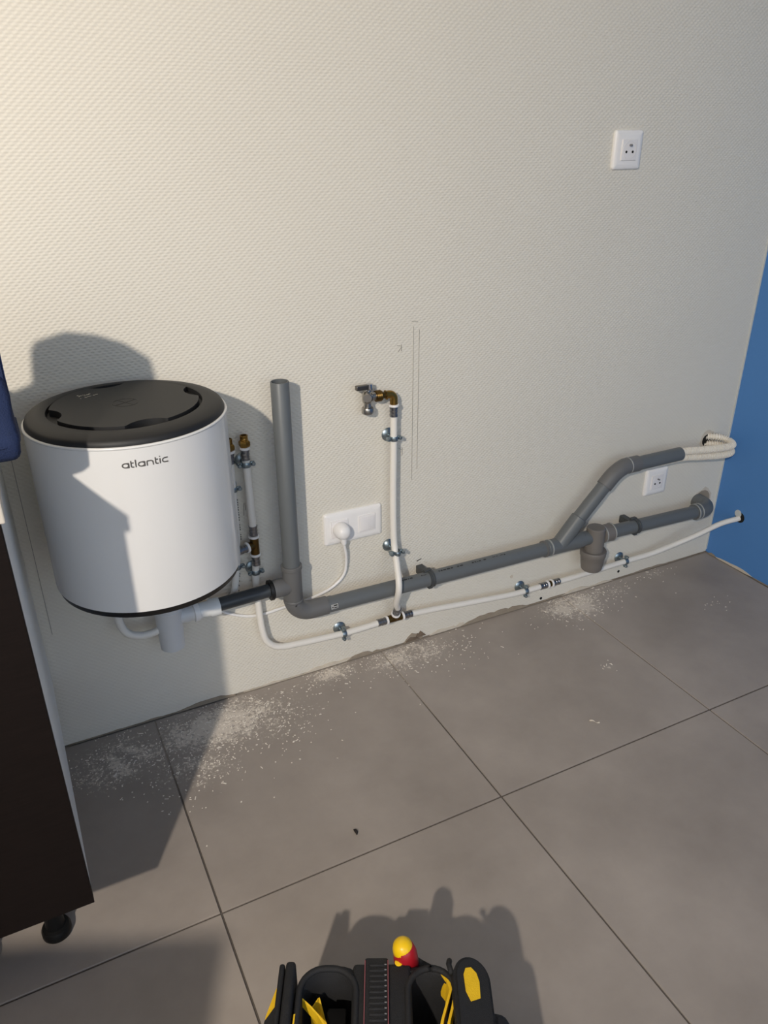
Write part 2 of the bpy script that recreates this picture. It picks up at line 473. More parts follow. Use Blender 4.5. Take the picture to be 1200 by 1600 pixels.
def rag(x0, x1, z_lo, z_hi, step=0.012, amp=0.35, lo_amp=0.0):
    """ragged flake outline in wall coordinates"""
    top = []; bot = []
    n = max(3, int((x1 - x0) / step))
    h = 0.5
    for i in range(n + 1):
        x = x0 + (x1 - x0) * i / n
        h = min(1, max(0.15, h + random.uniform(-amp, amp)))
        e = min(1, 4 * min(i, n - i) / n + 0.08)
        top.append((x, z_lo + (z_hi - z_lo) * h * e)); bot.append((x, z_lo + random.uniform(0, lo_amp)))
    return bot + top[::-1]
def wall_details():
    def flake(x0, x1, z0, z1, m, d=0.0018, name='plaster_flake', **k):
        o = rag(x0, x1, z0, z1, **k)
        bm = nb()
        extrude_poly(bm, o, 0, 0.004, Matrix(((1, 0, 0, 0), (0, 0, 1, -d), (0, 1, 0, 0), (0, 0, 0, 1))))
        return obj(name, bm, m, wall_back)
    random.seed(3)
    # rough band where the skirting was torn off
    for (a, b, h, m) in ((-0.79, -0.56, 0.008, 'bare_plaster'), (-0.56, -0.40, 0.012, 'bare_plaster'), (-0.38, -0.22, 0.009, 'plaster'), (-0.22, -0.06, 0.012, 'plaster'),
                         (-0.10, 0.05, 0.022, 'bare_plaster'), (0.07, 0.13, 0.03, 'bare_plaster'), (0.15, 0.27, 0.03, 'plaster'), (0.16, 0.24, 0.018, 'plaster'),
                         (0.25, 0.50, 0.017, 'bare_plaster'), (0.44, 0.66, 0.010, 'bare_plaster'), (0.60, 0.80, 0.012, 'plaster'), (0.78, 1.19, 0.007, 'bare_plaster')):
        flake(a, b, 0.001, h, m, 0.0012 + 0.002 * random.random())
    flake(0.075, 0.118, 0.004, 0.022, 'dirt', 0.0042); flake(0.106, 0.136, 0.010, 0.040, 'dirt', 0.0042, step=0.005)
    # drilled holes and plugs
    def hole(x, z, r, name='drill_hole', m='hole', d=0.0008):
        bm = nb(); lathe(bm, [(r, 0), (r, 0.004)], (x, -d, z), (0, 1, 0), 14); obj(name, bm, m, wall_back)
    hole(0.527, 0.013, 0.0045); hole(0.82, 0.026, 0.0045); hole(1.128, 0.203, 0.034, 'pipe_hole', 'bare_plaster'); hole(1.100, 0.409, 0.019, 'conduit_hole', 'hole', 0.0008)
    hole(0.414, 0.118, 0.005, 'filled_hole', 'plaster', 0.0014); hole(1.015, 0.153, 0.007, 'filled_hole', 'plaster', 0.0014); hole(-0.052, 0.19, 0.004, 'filled_hole', 'plaster', 0.0012)
    # ragged rings round the two pipe holes
    for (x, z, r) in ((1.102, 0.412, 0.030), (1.128, 0.205, 0.040)):
        pts = [(x + r * random.uniform(0.82, 1.12) * math.cos(t * PI / 9), z + r * random.uniform(0.82, 1.15) * math.sin(t * PI / 9)) for t in range(18)]
        bm = nb(); extrude_poly(bm, pts, 0, 0.002, Matrix(((1, 0, 0, 0), (0, 0, 1, -0.0006), (0, 1, 0, 0), (0, 0, 0, 1)))); obj('plaster_flake', bm, 'plaster', wall_back)
    # pencil strokes
    def stroke(x0, z0, x1, z1, w=0.0007, m='pencil'):
        a = Vector((x0, 0, z0)); b = Vector((x1, 0, z1)); d = (b - a); nrm = Vector((-d.z, 0, d.x)).normalized() * w / 2
        bm = nb(); q = [a + nrm, b + nrm, b - nrm, a - nrm]
        f = [bm.verts.new(p + Vector((0, -0.0009, 0))) for p in q]; g = [bm.verts.new(p + Vector((0, 0.001, 0))) for p in q]
        bm.faces.new(f); bm.faces.new(g[::-1])
        for i in range(4): bm.faces.new((f[i], g[i], g[(i + 1) % 4], f[(i + 1) % 4]))
        obj('pencil_line', bm, m, wall_back)
    stroke(0.088, 0.858, 0.088, 0.482); stroke(0.103, 0.849, 0.102, 0.509); stroke(0.083, 0.870, 0.099, 0.868)
    stroke(0.0575, 0.821, 0.0575, 0.806, 0.001); stroke(0.046, 0.820, 0.057, 0.817, 0.001); stroke(0.049, 0.805, 0.0575, 0.815, 0.001)
    stroke(0.061, 0.572, 0.061, 0.553, 0.001); stroke(0.052, 0.573, 0.061, 0.566, 0.0008)
    stroke(-0.336, 0.512, -0.338, 0.482, 0.001); stroke(-0.333, 0.512, -0.333, 0.494, 0.001)
    stroke(-0.774, 0.90, -0.773, 0.30, 0.0012)
    stroke(0.106, 0.249, 0.120, 0.253, 0.0018, 'ink')
    # blue wall: hole for the water pipe, torn strip at the foot
    bm = nb(); lathe(bm, [(0.017, 0), (0.017, 0.004)], (XR - 0.0008, -0.098, 0.170), (1, 0, 0), 18); obj('pipe_hole', bm, 'hole', wall_right)
    bm = nb(); lathe(bm, [(0.012, 0), (0.012, 0.004)], (XR - 0.0014, -0.090, 0.180), (1, 0, 0), 18); obj('chipped_plaster', bm, 'caulk', wall_right)
    random.seed(5)
    for (a, b, h, m) in ((-0.045, -0.012, 0.010, 'bare_plaster'), (-0.19, -0.04, 0.012, 'plaster'), (-0.34, -0.16, 0.007, 'bare_plaster'), (-0.55, -0.29, 0.015, 'plaster'), (-0.9, -0.5, 0.014, 'plaster')):
        o = rag(a, b, 0.001, h, 0.02, 0.2)
        bm = nb(); extrude_poly(bm, o, 0, 0.004, Matrix(((0, 0, -1, XR + 0.002), (1, 0, 0, 0), (0, 1, 0, 0), (0, 0, 0, 1)))); obj('plaster_flake', bm, m, wall_right)
    for (y, z, r) in ((-0.335, 0.014, 0.006), (-0.40, 0.010, 0.006), (-0.43, 0.012, 0.004)):
        bm = nb(); lathe(bm, [(r, 0), (r, 0.004)], (XR - 0.0030, y, z), (1, 0, 0), 12); obj('drill_hole', bm, 'hole', wall_right)
wall_details()

# ------------------------------------------------------------------ water heater
def water_heater():
    cx, cy, r = -0.5755, -0.175, 0.17
    t = thing('water_heater', 'round white wall-hung water heater with black lid, beside the grey standpipe', 'water heater', (cx, cy, 0.497))
    o = (cx, cy, 0); up = (0, 0, 1); SG = 96
    bm = nb(); lathe(bm, [(0.15, 0.512), (r, 0.511), (r, 0.8105)], o, up, SG, cap=False); obj('casing', bm, 'white_enamel', t, smooth=True, autosm=40)
    bm = nb(); lathe(bm, [(r - 0.004, 0.809), (r + 0.0006, 0.8095), (r + 0.0018, 0.8115), (r + 0.0010, 0.8135), (r - 0.002, 0.814), (r - 0.006, 0.812)], o, up, SG, cap=False); obj('top_rim', bm, 'white_enamel', t, smooth=True)
    bm = nb(); lathe(bm, [(0.0, 0.4965), (0.150, 0.4965), (0.1635, 0.4972), (0.1662, 0.4990), (0.1690, 0.5112), (0.15, 0.5115)], o, up, SG, cap=False); obj('bottom_cap', bm, 'black_cap', t, smooth=True, autosm=50)
    # lid: sloped ring, groove, round plate with four finger notches
    bm = nb(); lathe(bm, [(0.160, 0.811), (0.1670, 0.8125), (0.1672, 0.8165), (0.1650, 0.8215), (0.1615, 0.8245), (0.150, 0.8275), (0.1335, 0.8300), (0.1305, 0.8290), (0.1300, 0.8205), (0.0, 0.8205)], o, up, SG, cap=False)
    lid = obj('lid', bm, 'black_plastic', t, smooth=True, autosm=35)
    pts = []
    R = 0.1245
    centers = [(-84, 0.045), (6, 0.040), (96, 0.045), (186, 0.040)]
    for i in range(240):
        a = 360 * i / 240
        p = Vector((R * math.cos(math.radians(a)), R * math.sin(math.radians(a))))
        for (ca, cr) in centers:
            q = Vector((math.cos(math.radians(ca)), math.sin(math.radians(ca)))) * (R + cr * 0.56)
            d = (p - q).length
            if d < cr:
                # pull the rim inwards onto the notch circle along the radius
                u = p.normalized(); b_ = u.dot(q); disc = b_ * b_ - (q.length_squared - cr * cr)
                if disc > 0: p = u * (b_ - math.sqrt(disc))
        pts.append((cx + p.x, cy + p.y))
    bm = nb(); extrude_poly(bm, pts, 0.8205, 0.8325)
    top = [f for f in bm.faces if abs(f.normal.z) > 0.9 and f.calc_center_median().z > 0.832]
    bmesh.ops.bevel(bm, geom=[e for f in top for e in f.edges], offset=0.0012, segments=2, affect='EDGES')
    pl = obj('lid_plate', bm, 'black_plastic', lid)
    bm = nb()
    for k in range(48):
        a0, a1 = 2 * PI * k / 48, 2 * PI * (k + 1) / 48
        q = [(0.0205, a0), (0.0205, a1), (0.0220, a1), (0.0220, a0)]
        bm.faces.new([bm.verts.new((cx + rr * math.cos(a), cy + rr * math.sin(a), 0.83285)) for rr, a in q])
    for a in (0.5, 0.5 + PI / 2):
        c, s = math.cos(a), math.sin(a)
        bm.faces.new([bm.verts.new((cx + c * u - s * v, cy + s * u + c * v, 0.83285)) for u, v in ((-0.021, -0.0007), (0.021, -0.0007), (0.021, 0.0007), (-0.021, 0.0007))])
    bm2 = bm
    ext = bmesh.ops.extrude_face_region(bm2, geom=bm2.faces[:])
    bmesh.ops.translate(bm2, verts=[v for v in ext['geom'] if isinstance(v, bmesh.types.BMVert)], vec=(0, 0, -0.0006))
    obj('moulded_mark', bm2, 'black_cap', lid)
    # white scuff on the lid
    bm = nb()
    random.seed(11)
    for k in range(16):
        x = -0.635 + random.gauss(0, 0.006); y = -0.105 + random.gauss(0, 0.010)
        box(bm, x, x + random.uniform(0.001, 0.005), y, y + random.uniform(0.0006, 0.0016), 0.8323, 0.8329)
    sc = obj('plaster_scuff', bm, 'plaster', lid)
    # lettering on the casing
    xh, w = 0.0086, 0.25
    def arc(x, y, rx, ry, a0, a1, n=22):
        return [(x + rx * math.cos(math.radians(a0 + (a1 - a0) * i / n)), y + ry * math.sin(math.radians(a0 + (a1 - a0) * i / n))) for i in range(n + 1)]
    def g_a(): return [(arc(.60, .5, .50, .41, 0, 360)[:-1], True), ([(1.12, 0.0), (1.12, .95)], False), ([(.62, .09), (1.12, .09)], False), ([(.62, .91), (1.12, .91)], False)], 1.38
    def g_t(): return [([(.12, 1.36), (.12, .30)] + arc(.36, .30, .24, .21, 180, 270, 8) + [(.56, .09)], False), ([(.12, .92), (.54, .92)], False)], .74
    def g_l(): return [([(.12, 1.5), (.12, 0)], False)], .42
    def g_n(): return [([(.12, 0), (.12, .9)], False), ([(.12, .91), (.55, .91)] + arc(.72, .52, .38, .39, 90, 0, 8) + [(1.10, 0)], False)], 1.40
    def g_i(): return [([(.12, 0), (.12, 1.0)], False), ([(.12, 1.28), (.12, 1.46)], False)], .42
    def g_c(): return [([(1.05, .91)] + arc(.58, .5, .48, .41, 90, 270, 16) + [(1.05, .09)], False)], 1.15
    glyphs = [g() for g in (g_a, g_t, g_l, g_a, g_n, g_t, g_i, g_c)]
    total = sum(g[1] for g in glyphs)
    a_lo, a_hi = -14.3, 10.3
    arc_len = math.radians(a_hi - a_lo) * r
    sxx = arc_len / total
    bm = nb(); xpos = 0
    for strokes, adv in glyphs:
        for poly, cl in strokes:
            # densify
            for q in ribbon2d([((xpos + x) * sxx, y * xh) for x, y in poly], w * xh * 0.95, cl):
                vs_ = []
                for (s, h) in q:
                    ang = math.radians(a_lo) + s / r
                    vs_.append([cx + (r + 0.0) * math.sin(ang), cy - r * math.cos(ang), 0.7785 + h, ang])
                f0 = [bm.verts.new((v[0] + 0.0006 * math.sin(v[3]), v[1] - 0.0006 * math.cos(v[3]), v[2])) for v in vs_]
                bm.faces.new(f0)
        xpos += adv
    bmesh.ops.solidify(bm, geom=bm.faces[:], thickness=0.0004)
    obj('lettering', bm, 'logo_grey', t)
    bm = nb(); box(bm, cx - 0.12, cx + 0.12, -0.012, 0.0, 0.56, 0.60, 0.001); box(bm, cx - 0.12, cx + 0.12, -0.012, 0.0, 0.72, 0.76, 0.001); obj('wall_bracket', bm, 'steel', t)
    for sx_ in (-0.064, 0.075):
        bm = nb(); lathe(bm, [(0.010, 0.462), (0.010, 0.5)], (cx + sx_, -0.06, 0), up, 16); obj('pipe_stub', bm, 'steel', t, smooth=True, autosm=40)
water_heater()

# ------------------------------------------------------------------ grey waste pipework
YP = -0.058
RP = 0.0195
def waste():
    t = thing('waste_pipe', 'grey plastic waste pipe with open standpipe, running low along the wall', 'drain pipe', (-0.254, YP, 0.20))
    X = (1, 0, 0); Zu = (0, 0, 1)
    def pipe(name, a, b, r=RP, m='pvc', seg=28):
        a = Vector(a); b = Vector(b); L = (b - a).length
        bm = nb(); lathe(bm, [(r, 0), (r, L)], a, b - a, seg); return obj(name, bm, m, t, smooth=True, autosm=40)
    # open standpipe
    bm = nb(); lathe(bm, [(0.0165, 0.40), (0.0165, 0.794), (0.0185, 0.7945), (RP, 0.793), (RP, 0.355)], (-0.254, YP, 0), Zu, 36, cap=False)
    obj('standpipe', bm, 'pvc', t, smooth=True, autosm=35)
    # tee
    bm = nb(); lathe(bm, [(0.0215, 0.268), (0.0225, 0.270), (0.0225, 0.352), (0.0245, 0.354), (0.0245, 0.362), (0.0225, 0.3635), (0.020, 0.3635)], (-0.2545, YP, 0), Zu, 32)
    lathe(bm, [(0.020, 0), (0.0215, 0.002), (0.0215, 0.030), (0.0205, 0.032), (0.0205, 0.05)], (-0.2545 - 0.052, YP, 0.310), X, 32)
    tee = obj('tee', bm, 'pvc_fitting', t, smooth=True, autosm=35)
    bm = nb(); lathe(bm, [(0.0155, 0), (0.0240, 0.0), (0.0240, 0.007), (0.022, 0.009)], (-0.2545 - 0.057, YP, 0.310), X, 32); obj('rubber_seal', bm, 'black_cap', tee, smooth=True, autosm=35)
    # elbow below the tee
    p = [(-0.2545, YP, 0.276), (-0.2545, YP, 0.262)]
    for k in range(13):
        a = PI + (PI / 2) * k / 12
        p.append((-0.2125 + 0.042 * math.cos(a), YP, 0.272 - 0.002 + 0.040 * math.sin(a)))
    p += [(-0.180, YP, 0.230), (-0.172, YP, 0.230)]
    bm = nb(); sweep(bm, p, 0.0225, 28); el = obj('elbow', bm, 'pvc_fitting', t, smooth=True, autosm=50)
    bm = nb(); lathe(bm, [(0.0222, 0), (0.0236, 0.002), (0.0236, 0.006), (0.0222, 0.008)], (-0.2545, YP, 0.266), Zu, 28); obj('collar', bm, 'pvc_fitting', el, smooth=True)
    # long horizontal run
    pipe('horizontal_pipe', (-0.176, YP, 0.2295), (0.478, YP, 0.2205))
    run = t.children[-1] if t.children else None
    # side inlet pipe from the tee towards the heater trap
    pipe('inlet_pipe', (-0.430, YP, 0.3065), (-0.30, YP, 0.3105), 0.0155, 'pvc_dark')
    # printed marking along the top of the long run
    bm = nb(); random.seed(21)
    def print_marks(x0, x1, dens):
        x = x0
        while x < x1:
            wdt = random.uniform(0.003, 0.009)
            if random.random() < dens:
                zc = 0.2295 - 0.009 * (x + 0.176) / 0.654
                for a0 in (68, 74):
                    if random.random() < 0.8:
                        q = []
                        for (xx, aa) in ((x, a0), (x + wdt, a0), (x + wdt, a0 + 5), (x, a0 + 5)):
                            ra = math.radians(aa)
                            q.append(bm.verts.new((xx, YP - (RP + 0.0003) * math.cos(ra), zc + (RP + 0.0003) * math.sin(ra))))
                        bm.faces.new(q)
            x += wdt + 0.0025
    print_marks(0.02, 0.10, 0.6); print_marks(0.135, 0.215, 0.95); print_marks(0.235, 0.34, 0.8)
    obj('printed_marking', bm, 'ink', t)['kind'] = 'stuff'
    # small white label with dark print
    def patch(name, x0, x1, a0, a1, m, par, lift=0.0005, R_=RP, n=6):
        bm = nb(); rows = []
        for i in range(n + 1):
            ra = math.radians(a0 + (a1 - a0) * i / n); rows.append([bm.verts.new((x, YP - (R_ + lift) * math.cos(ra), 0.2293 + (R_ + lift) * math.sin(ra))) for x in (x0, x1)])
        for A, B in zip(rows, rows[1:]): bm.faces.new((A[0], A[1], B[1], B[0]))
        bmesh.ops.solidify(bm, geom=bm.faces[:], thickness=0.0003)
        return obj(name, bm, m, par, smooth=True)
    lab = patch('paper_label', -0.168, -0.150, -8, 28, 'sticker', t)
    patch('label_print', -0.161, -0.152, 14, 22, 'ink', lab, 0.0010); patch('label_print', -0.161, -0.152, -1, 5, 'ink', lab, 0.0010); patch('label_print', -0.166, -0.163, 2, 12, 'ink', lab, 0.0010)
    # wye
    d45 = Vector((0.062, 0, 0.072)).normalized()
    bm = nb(); lathe(bm, [(0.0205, 0), (0.0225, 0.002), (0.0225, 0.122), (0.0205, 0.124)], (0.478, YP, 0.2205), (1, 0, -0.012), 30)
    b0 = Vector((0.522, YP, 0.2195))
    lathe(bm, [(0.0225, 0.0), (0.0225, 0.094), (0.0205, 0.096)], b0, d45, 30)
    wye = obj('wye', bm, 'pvc', t, smooth=True, autosm=40)
    for (xx, nm) in ((0.486, 'collar'), (0.470, 'collar')):
        bm = nb(); lathe(bm, [(0.0200, 0), (0.0236, 0.001), (0.0236, 0.005), (0.0200, 0.006)], (xx, YP, 0.2205), X, 30); obj(nm, bm, 'pvc_fitting' if xx < 0.48 else 'glue', wye, smooth=True, autosm=40)
    # branch going up, bend, and the stub that takes the conduits
    c1 = b0 + d45 * 0.090
    c2 = Vector((0.676, YP, 0.388))
    pipe('branch_pipe', c1, c2 + (c2 - c1).normalized() * 0.004, RP)
    e = Vector((0.722, YP, 0.4175))
    dd = (c2 - c1).normalized()
    p = [c2 - dd * 0.024, c2 - dd * 0.005] + [c2.lerp(e, 0) + Vector((0, 0, 0))]
    q0, q1, q2 = c2, c2 + dd * 0.030, e + Vector((0.004, 0, 0))
    for k in range(1, 9):
        u = k / 8; p.append(q0 * (1 - u) ** 2 + q1 * 2 * u * (1 - u) + q2 * u * u)
    p += [e + Vector((0.022, 0, 0)), e + Vector((0.050, 0, 0))]
    bm = nb(); sweep(bm, p, 0.0225, 28); bend = obj('bend', bm, 'pvc_fitting', t, smooth=True, autosm=50)
    bm = nb(); lathe(bm, [(0.0223, 0), (0.0234, 0.001), (0.0234, 0.003), (0.0223, 0.004)], (0.735, YP, 0.4175), X, 28); obj('collar', bm, 'glue', bend, smooth=True)
    bm = nb(); lathe(bm, [(0.0165, 0.10), (0.0165, 0.165), (RP, 0.165), (RP, 0.0), (0.0165, 0.0)], (0.766, YP, 0.4165), X, 28, cap=False); obj('conduit_sleeve', bm, 'pvc', t, smooth=True, autosm=40)
    # in-line bottle trap
    pipe('trap_inlet', (0.596, YP, 0.219), (0.640, YP, 0.2188), 0.0205)
    bm = nb(); lathe(bm, [(0.0, 0.2490), (0.024, 0.2488), (0.0265, 0.246), (0.0270, 0.176)], (0.648, YP - 0.004, 0), Zu, 36, cap=False)
    tb = obj('trap_body', bm, 'pvc_trap', t, smooth=True, autosm=40)
    bm = nb(); lathe(bm, [(0.0, 0.1775), (0.036, 0.1770), (0.0375, 0.174), (0.0365, 0.160), (0.0345, 0.157), (0.0325, 0.135), (0.0295, 0.118), (0.0270, 0.1145), (0.0, 0.114)], (0.648, YP - 0.004, 0), Zu, 36, cap=False)
    obj('trap_cup', bm, 'pvc_trap', t, smooth=True, autosm=35)
    bm = nb(); lathe(bm, [(0.022, 0), (0.0255, 0.002), (0.0255, 0.038), (0.020, 0.040)], (0.672, YP, 0.2185), (1, 0, -0.03), 30); cp = obj('coupling', bm, 'pvc_trap', t, smooth=True, autosm=40)
    for xx in (0.676, 0.706):
        bm = nb(); lathe(bm, [(0.0252, 0), (0.0266, 0.001), (0.0266, 0.003), (0.0252, 0.004)], (xx, YP, 0.2182), X, 30); obj('collar', bm, 'glue', cp, smooth=True)
    # last run and elbow into the wall
    pipe('outlet_pipe', (0.706, YP, 0.2175), (1.045, YP, 0.2065))
    p = [(1.035, YP, 0.2068), (1.062, YP, 0.206)]
    for k in range(1, 9):
        a = -PI / 2 + (PI / 2) * k / 8
        p.append((1.066 + 0.040 * math.cos(a), YP + 0.040 + 0.040 * math.sin(a), 0.206))
    p += [(1.106, -0.006, 0.206), (1.106, 0.02, 0.206)]
    bm = nb(); sweep(bm, p, 0.0238, 28); wel = obj('wall_elbow', bm, 'pvc', t, smooth=True, autosm=50)
    for xx in (1.036, 1.050):
        bm = nb(); lathe(bm, [(0.0230, 0), (0.0252, 0.001), (0.0252, 0.004), (0.0230, 0.005)], (xx, YP, 0.2065), X, 30); obj('collar', bm, 'glue', wel, smooth=True)
waste()

def pipe_clip_grey(x, z, label):
    t = thing('pipe_clip', label, 'pipe clip', (x, 0, z), 'grey plastic clips on the waste pipe')
    X = (1, 0, 0)
    bm = nb(); lathe(bm, [(RP, -0.006), (RP + 0.0035, -0.006), (RP + 0.0035, -0.002), (RP + 0.0025, -0.001), (RP + 0.0025, 0.001), (RP + 0.0035, 0.002), (RP + 0.0035, 0.006), (RP, 0.006)], (x, YP, z), X, 30, cap=False); obj('band', bm, 'pvc_clip', t, smooth=True, autosm=35)
    bm = nb(); box(bm, x - 0.009, x + 0.009, YP + RP, 0.0, z - 0.011, z + 0.011, 0.001); obj('foot', bm, 'pvc_clip', t)
    bm = nb(); box(bm, x - 0.014, x + 0.007, YP + 0.002, YP + 0.014, z + RP - 0.002, z + RP + 0.0055, 0.002); obj('latch', bm, 'pvc_clip', t)
    bm = nb(); box(bm, x - 0.007, x + 0.006, YP - 0.008, YP + 0.006, z - RP - 0.0075, z - RP - 0.001, 0.002); obj('hinge', bm, 'pvc_clip', t)
pipe_clip_grey(0.113, 0.2256, 'grey plastic clip holding the waste pipe just right of the tap riser')
pipe_clip_grey(0.800, 0.2145, 'grey plastic clip holding the waste pipe right of the trap')

# ------------------------------------------------------------------ trap under the heater
def heater_trap():
    t = thing('discharge_trap', 'white plastic discharge trap hanging under the water heater', 'drain trap', (-0.538, YP, 0.23))
    Zu = (0, 0, 1); X = (1, 0, 0)
    x = -0.540
    bm = nb(); lathe(bm, [(0.0, 0.2285), (0.022, 0.2287), (0.0262, 0.232), (0.0285, 0.300), (0.0290, 0.330), (0.0300, 0.332), (0.0300, 0.345), (0.028, 0.352)], (x, YP, 0), Zu, 36); b = obj('trap_body', bm, 'trap_white', t, smooth=True, autosm=35)
    bm = nb(); lathe(bm, [(0.0292, 0), (0.0306, 0.001), (0.0306, 0.003), (0.0292, 0.004)], (x, YP, 0.3265), Zu, 36); obj('collar', bm, 'trap_white', b, smooth=True)
    bm = nb(); lathe(bm, [(0.0175, 0), (0.0175, 0.06)], (x + 0.010, YP, 0.303), X, 28); obj('outlet_arm', bm, 'trap_white', t, smooth=True, autosm=40)
    bm = nb(); lathe(bm, [(0.0180, 0), (0.0215, 0.001), (0.0215, 0.012), (0.0180, 0.013)], (-0.487, YP, 0.303), X, 28); obj('ring_nut', bm, 'white_plastic', t, smooth=True, autosm=40)
    bm = nb(); lathe(bm, [(0.0175, 0), (0.0175, 0.022), (0.0205, 0.026), (0.0205, 0.046), (0.0165, 0.047)], (-0.475, YP, 0.3035), X, 28); obj('coupling', bm, 'clear_white', t, smooth=True, autosm=40)
    # funnel tube up into the heater group
    bm = nb(); lathe(bm, [(0.016, 0.345), (0.016, 0.43), (0.024, 0.45), (0.024, 0.46), (0.0, 0.46)], (x, YP, 0), Zu, 24, cap=False); obj('funnel', bm, 'trap_white', t, smooth=True, autosm=40)
heater_trap()
bm = nb(); sweep(bm, catmull([(-0.640, -0.060, 0.46), (-0.641, -0.060, 0.38), (-0.641, -0.061, 0.325), (-0.629, -0.062, 0.296), (-0.605, -0.062, 0.282), (-0.578, -0.060, 0.280), (-0.560, -0.058, 0.284)], 10), 0.0085, 16)
single('overflow_tube', bm, 'white_pipe', 'white U-shaped tube curving under the heater into the discharge trap', 'tube', smooth=True, autosm=60)

# ------------------------------------------------------------------ white water pipes
RW = 0.0082
def sleeve(par, p, d, ring_end=1):
    """steel press sleeve, white ring at the fitting end (towards +d when ring_end=1)"""
    p = Vector(p); d = Vector(d).normalized() * ring_end
    bm = nb()
    lathe(bm, [(RW, 0), (0.0098, 0.0005), (0.0098, 0.006), (0.0090, 0.007), (0.0090, 0.010), (0.0098, 0.011), (0.0098, 0.014), (0.0090, 0.015), (0.0090, 0.018), (0.0098, 0.019), (0.0098, 0.0235), (RW, 0.024)], p, d, 20)
    s = obj('press_sleeve', bm, 'steel', par, smooth=True, autosm=35)
    bm = nb(); lathe(bm, [(RW, 0), (0.0118, 0.0005), (0.0122, 0.002), (0.0122, 0.004), (0.0118, 0.0055), (RW, 0.006)], p + d * 0.024, d, 20)
    obj('white_ring', bm, 'white_plastic', s, smooth=True, autosm=35)
def water_pipe():
    t = thing('water_pipe', 'white water pipe with press fittings running above the floor and rising to the tap', 'water pipe', (0.026, -0.03, 0.07))
    def run(name, pts, n=10, r=RW):
        bm = nb(); sweep(bm, catmull(pts, n), r, 18); return obj(name, bm, 'white_pipe', t, smooth=True, autosm=60)
    # right of the coupling, sweeping into the blue wall
    run('pipe_run', [(0.536, -0.03, 0.0785), (0.60, -0.03, 0.0775), (0.732, -0.03, 0.0785), (0.822, -0.030, 0.0795), (0.908, -0.035, 0.083), (0.982, -0.045, 0.099), (1.055, -0.062, 0.123), (1.134, -0.080, 0.1535), (1.196, -0.096, 0.166)])
    # coupling
    sleeve(t, (0.4935, -0.03, 0.0785), (1, 0, 0.0)); sleeve(t, (0.5625, -0.03, 0.0785), (1, 0, 0), -1)
    bm = nb(); lathe(bm, [(0.008, 0), (0.0092, 0.0005), (0.0092, 0.010), (0.008, 0.0105)], (0.5228, -0.03, 0.0785), (1, 0, 0), 18); obj('coupling_body', bm, 'brass_dark', t, smooth=True, autosm=35)
    # between the tee and the coupling
    run('pipe_run', [(0.040, -0.03, 0.1155), (0.075, -0.03, 0.1130), (0.150, -0.03, 0.106), (0.239, -0.03, 0.0965), (0.327, -0.03, 0.087), (0.40, -0.03, 0.080), (0.448, -0.03, 0.0785), (0.52, -0.03, 0.0785)])
    # tee below the tap riser
    tc = Vector((0.026, -0.031, 0.116))
    bm = nb(); lathe(bm, [(0.0085, -0.020), (0.0100, -0.019), (0.0100, 0.019), (0.0085, 0.020)], tc, (1, 0, 0), 20)
    ub = Vector((-0.02, -0.40, 0.9)).normalized()
    lathe(bm, [(0.0100, 0), (0.0100, 0.014), (0.0085, 0.015)], tc, ub, 20); obj('tee', bm, 'brass_dark', t, smooth=True, autosm=35)
    sleeve(t, tc + Vector((0.050, 0, -0.001)), (1, 0, 0), -1); sleeve(t, tc + Vector((-0.050, 0, -0.001)), (1, 0, 0), 1); sleeve(t, tc + ub * 0.045, ub, -1)
    # left run and bend up behind the waste inlet
    run('pipe_run', [(0.0, -0.031, 0.1155), (-0.05, -0.03, 0.113), (-0.108, -0.03, 0.1125), (-0.17, -0.03, 0.116), (-0.235, -0.03, 0.121), (-0.280, -0.03, 0.126), (-0.305, -0.029, 0.137), (-0.321, -0.028, 0.160), (-0.327, -0.026, 0.195), (-0.3290, -0.022, 0.25), (-0.3300, -0.0205, 0.31), (-0.3300, -0.0260, 0.345), (-0.3280, -0.03, 0.385), (-0.3278, -0.03, 0.400)])
    # riser to the tap, bulging over the waste pipe
    run('tap_riser', [tc + ub * 0.014, tc + ub * 0.045, (0.012, -0.066, 0.185), (0.007, -0.0885, 0.232), (0.010, -0.0830, 0.262), (0.016, -0.062, 0.292), (0.022, -0.038, 0.327), (0.0225, -0.031, 0.37), (0.022, -0.030, 0.474), (0.023, -0.030, 0.60), (0.023, -0.030, 0.690)])
    sleeve(t, (0.023, -0.030, 0.666), (0, 0, 1))
    # brass elbow towards the tap
    p = [(0.023, -0.030, 0.695), (0.023, -0.030, 0.705)] + [(0.011 + 0.012 * math.cos(a), -0.030, 0.708 + 0.012 * math.sin(a)) for a in [PI / 2 * k / 6 for k in range(7)]] + [(0.004, -0.030, 0.720)]
    bm = nb(); sweep(bm, p, 0.0092, 20); be = obj('brass_elbow', bm, 'brass', t, smooth=True, autosm=50)
    bm = nb(); lathe(bm, [(0.0085, 0), (0.0110, 0.0005), (0.0110, 0.004), (0.0085, 0.0045)], (0.001, -0.030, 0.720), (1, 0, 0), 6); obj('hexagon', bm, 'brass', be)
    bm = nb(); lathe(bm, [(0.0075, 0), (0.0075, 0.012)], (-0.009, -0.030, 0.720), (1, 0, 0), 18); obj('thread', bm, 'brass_dark', be, smooth=True, autosm=40)
water_pipe()

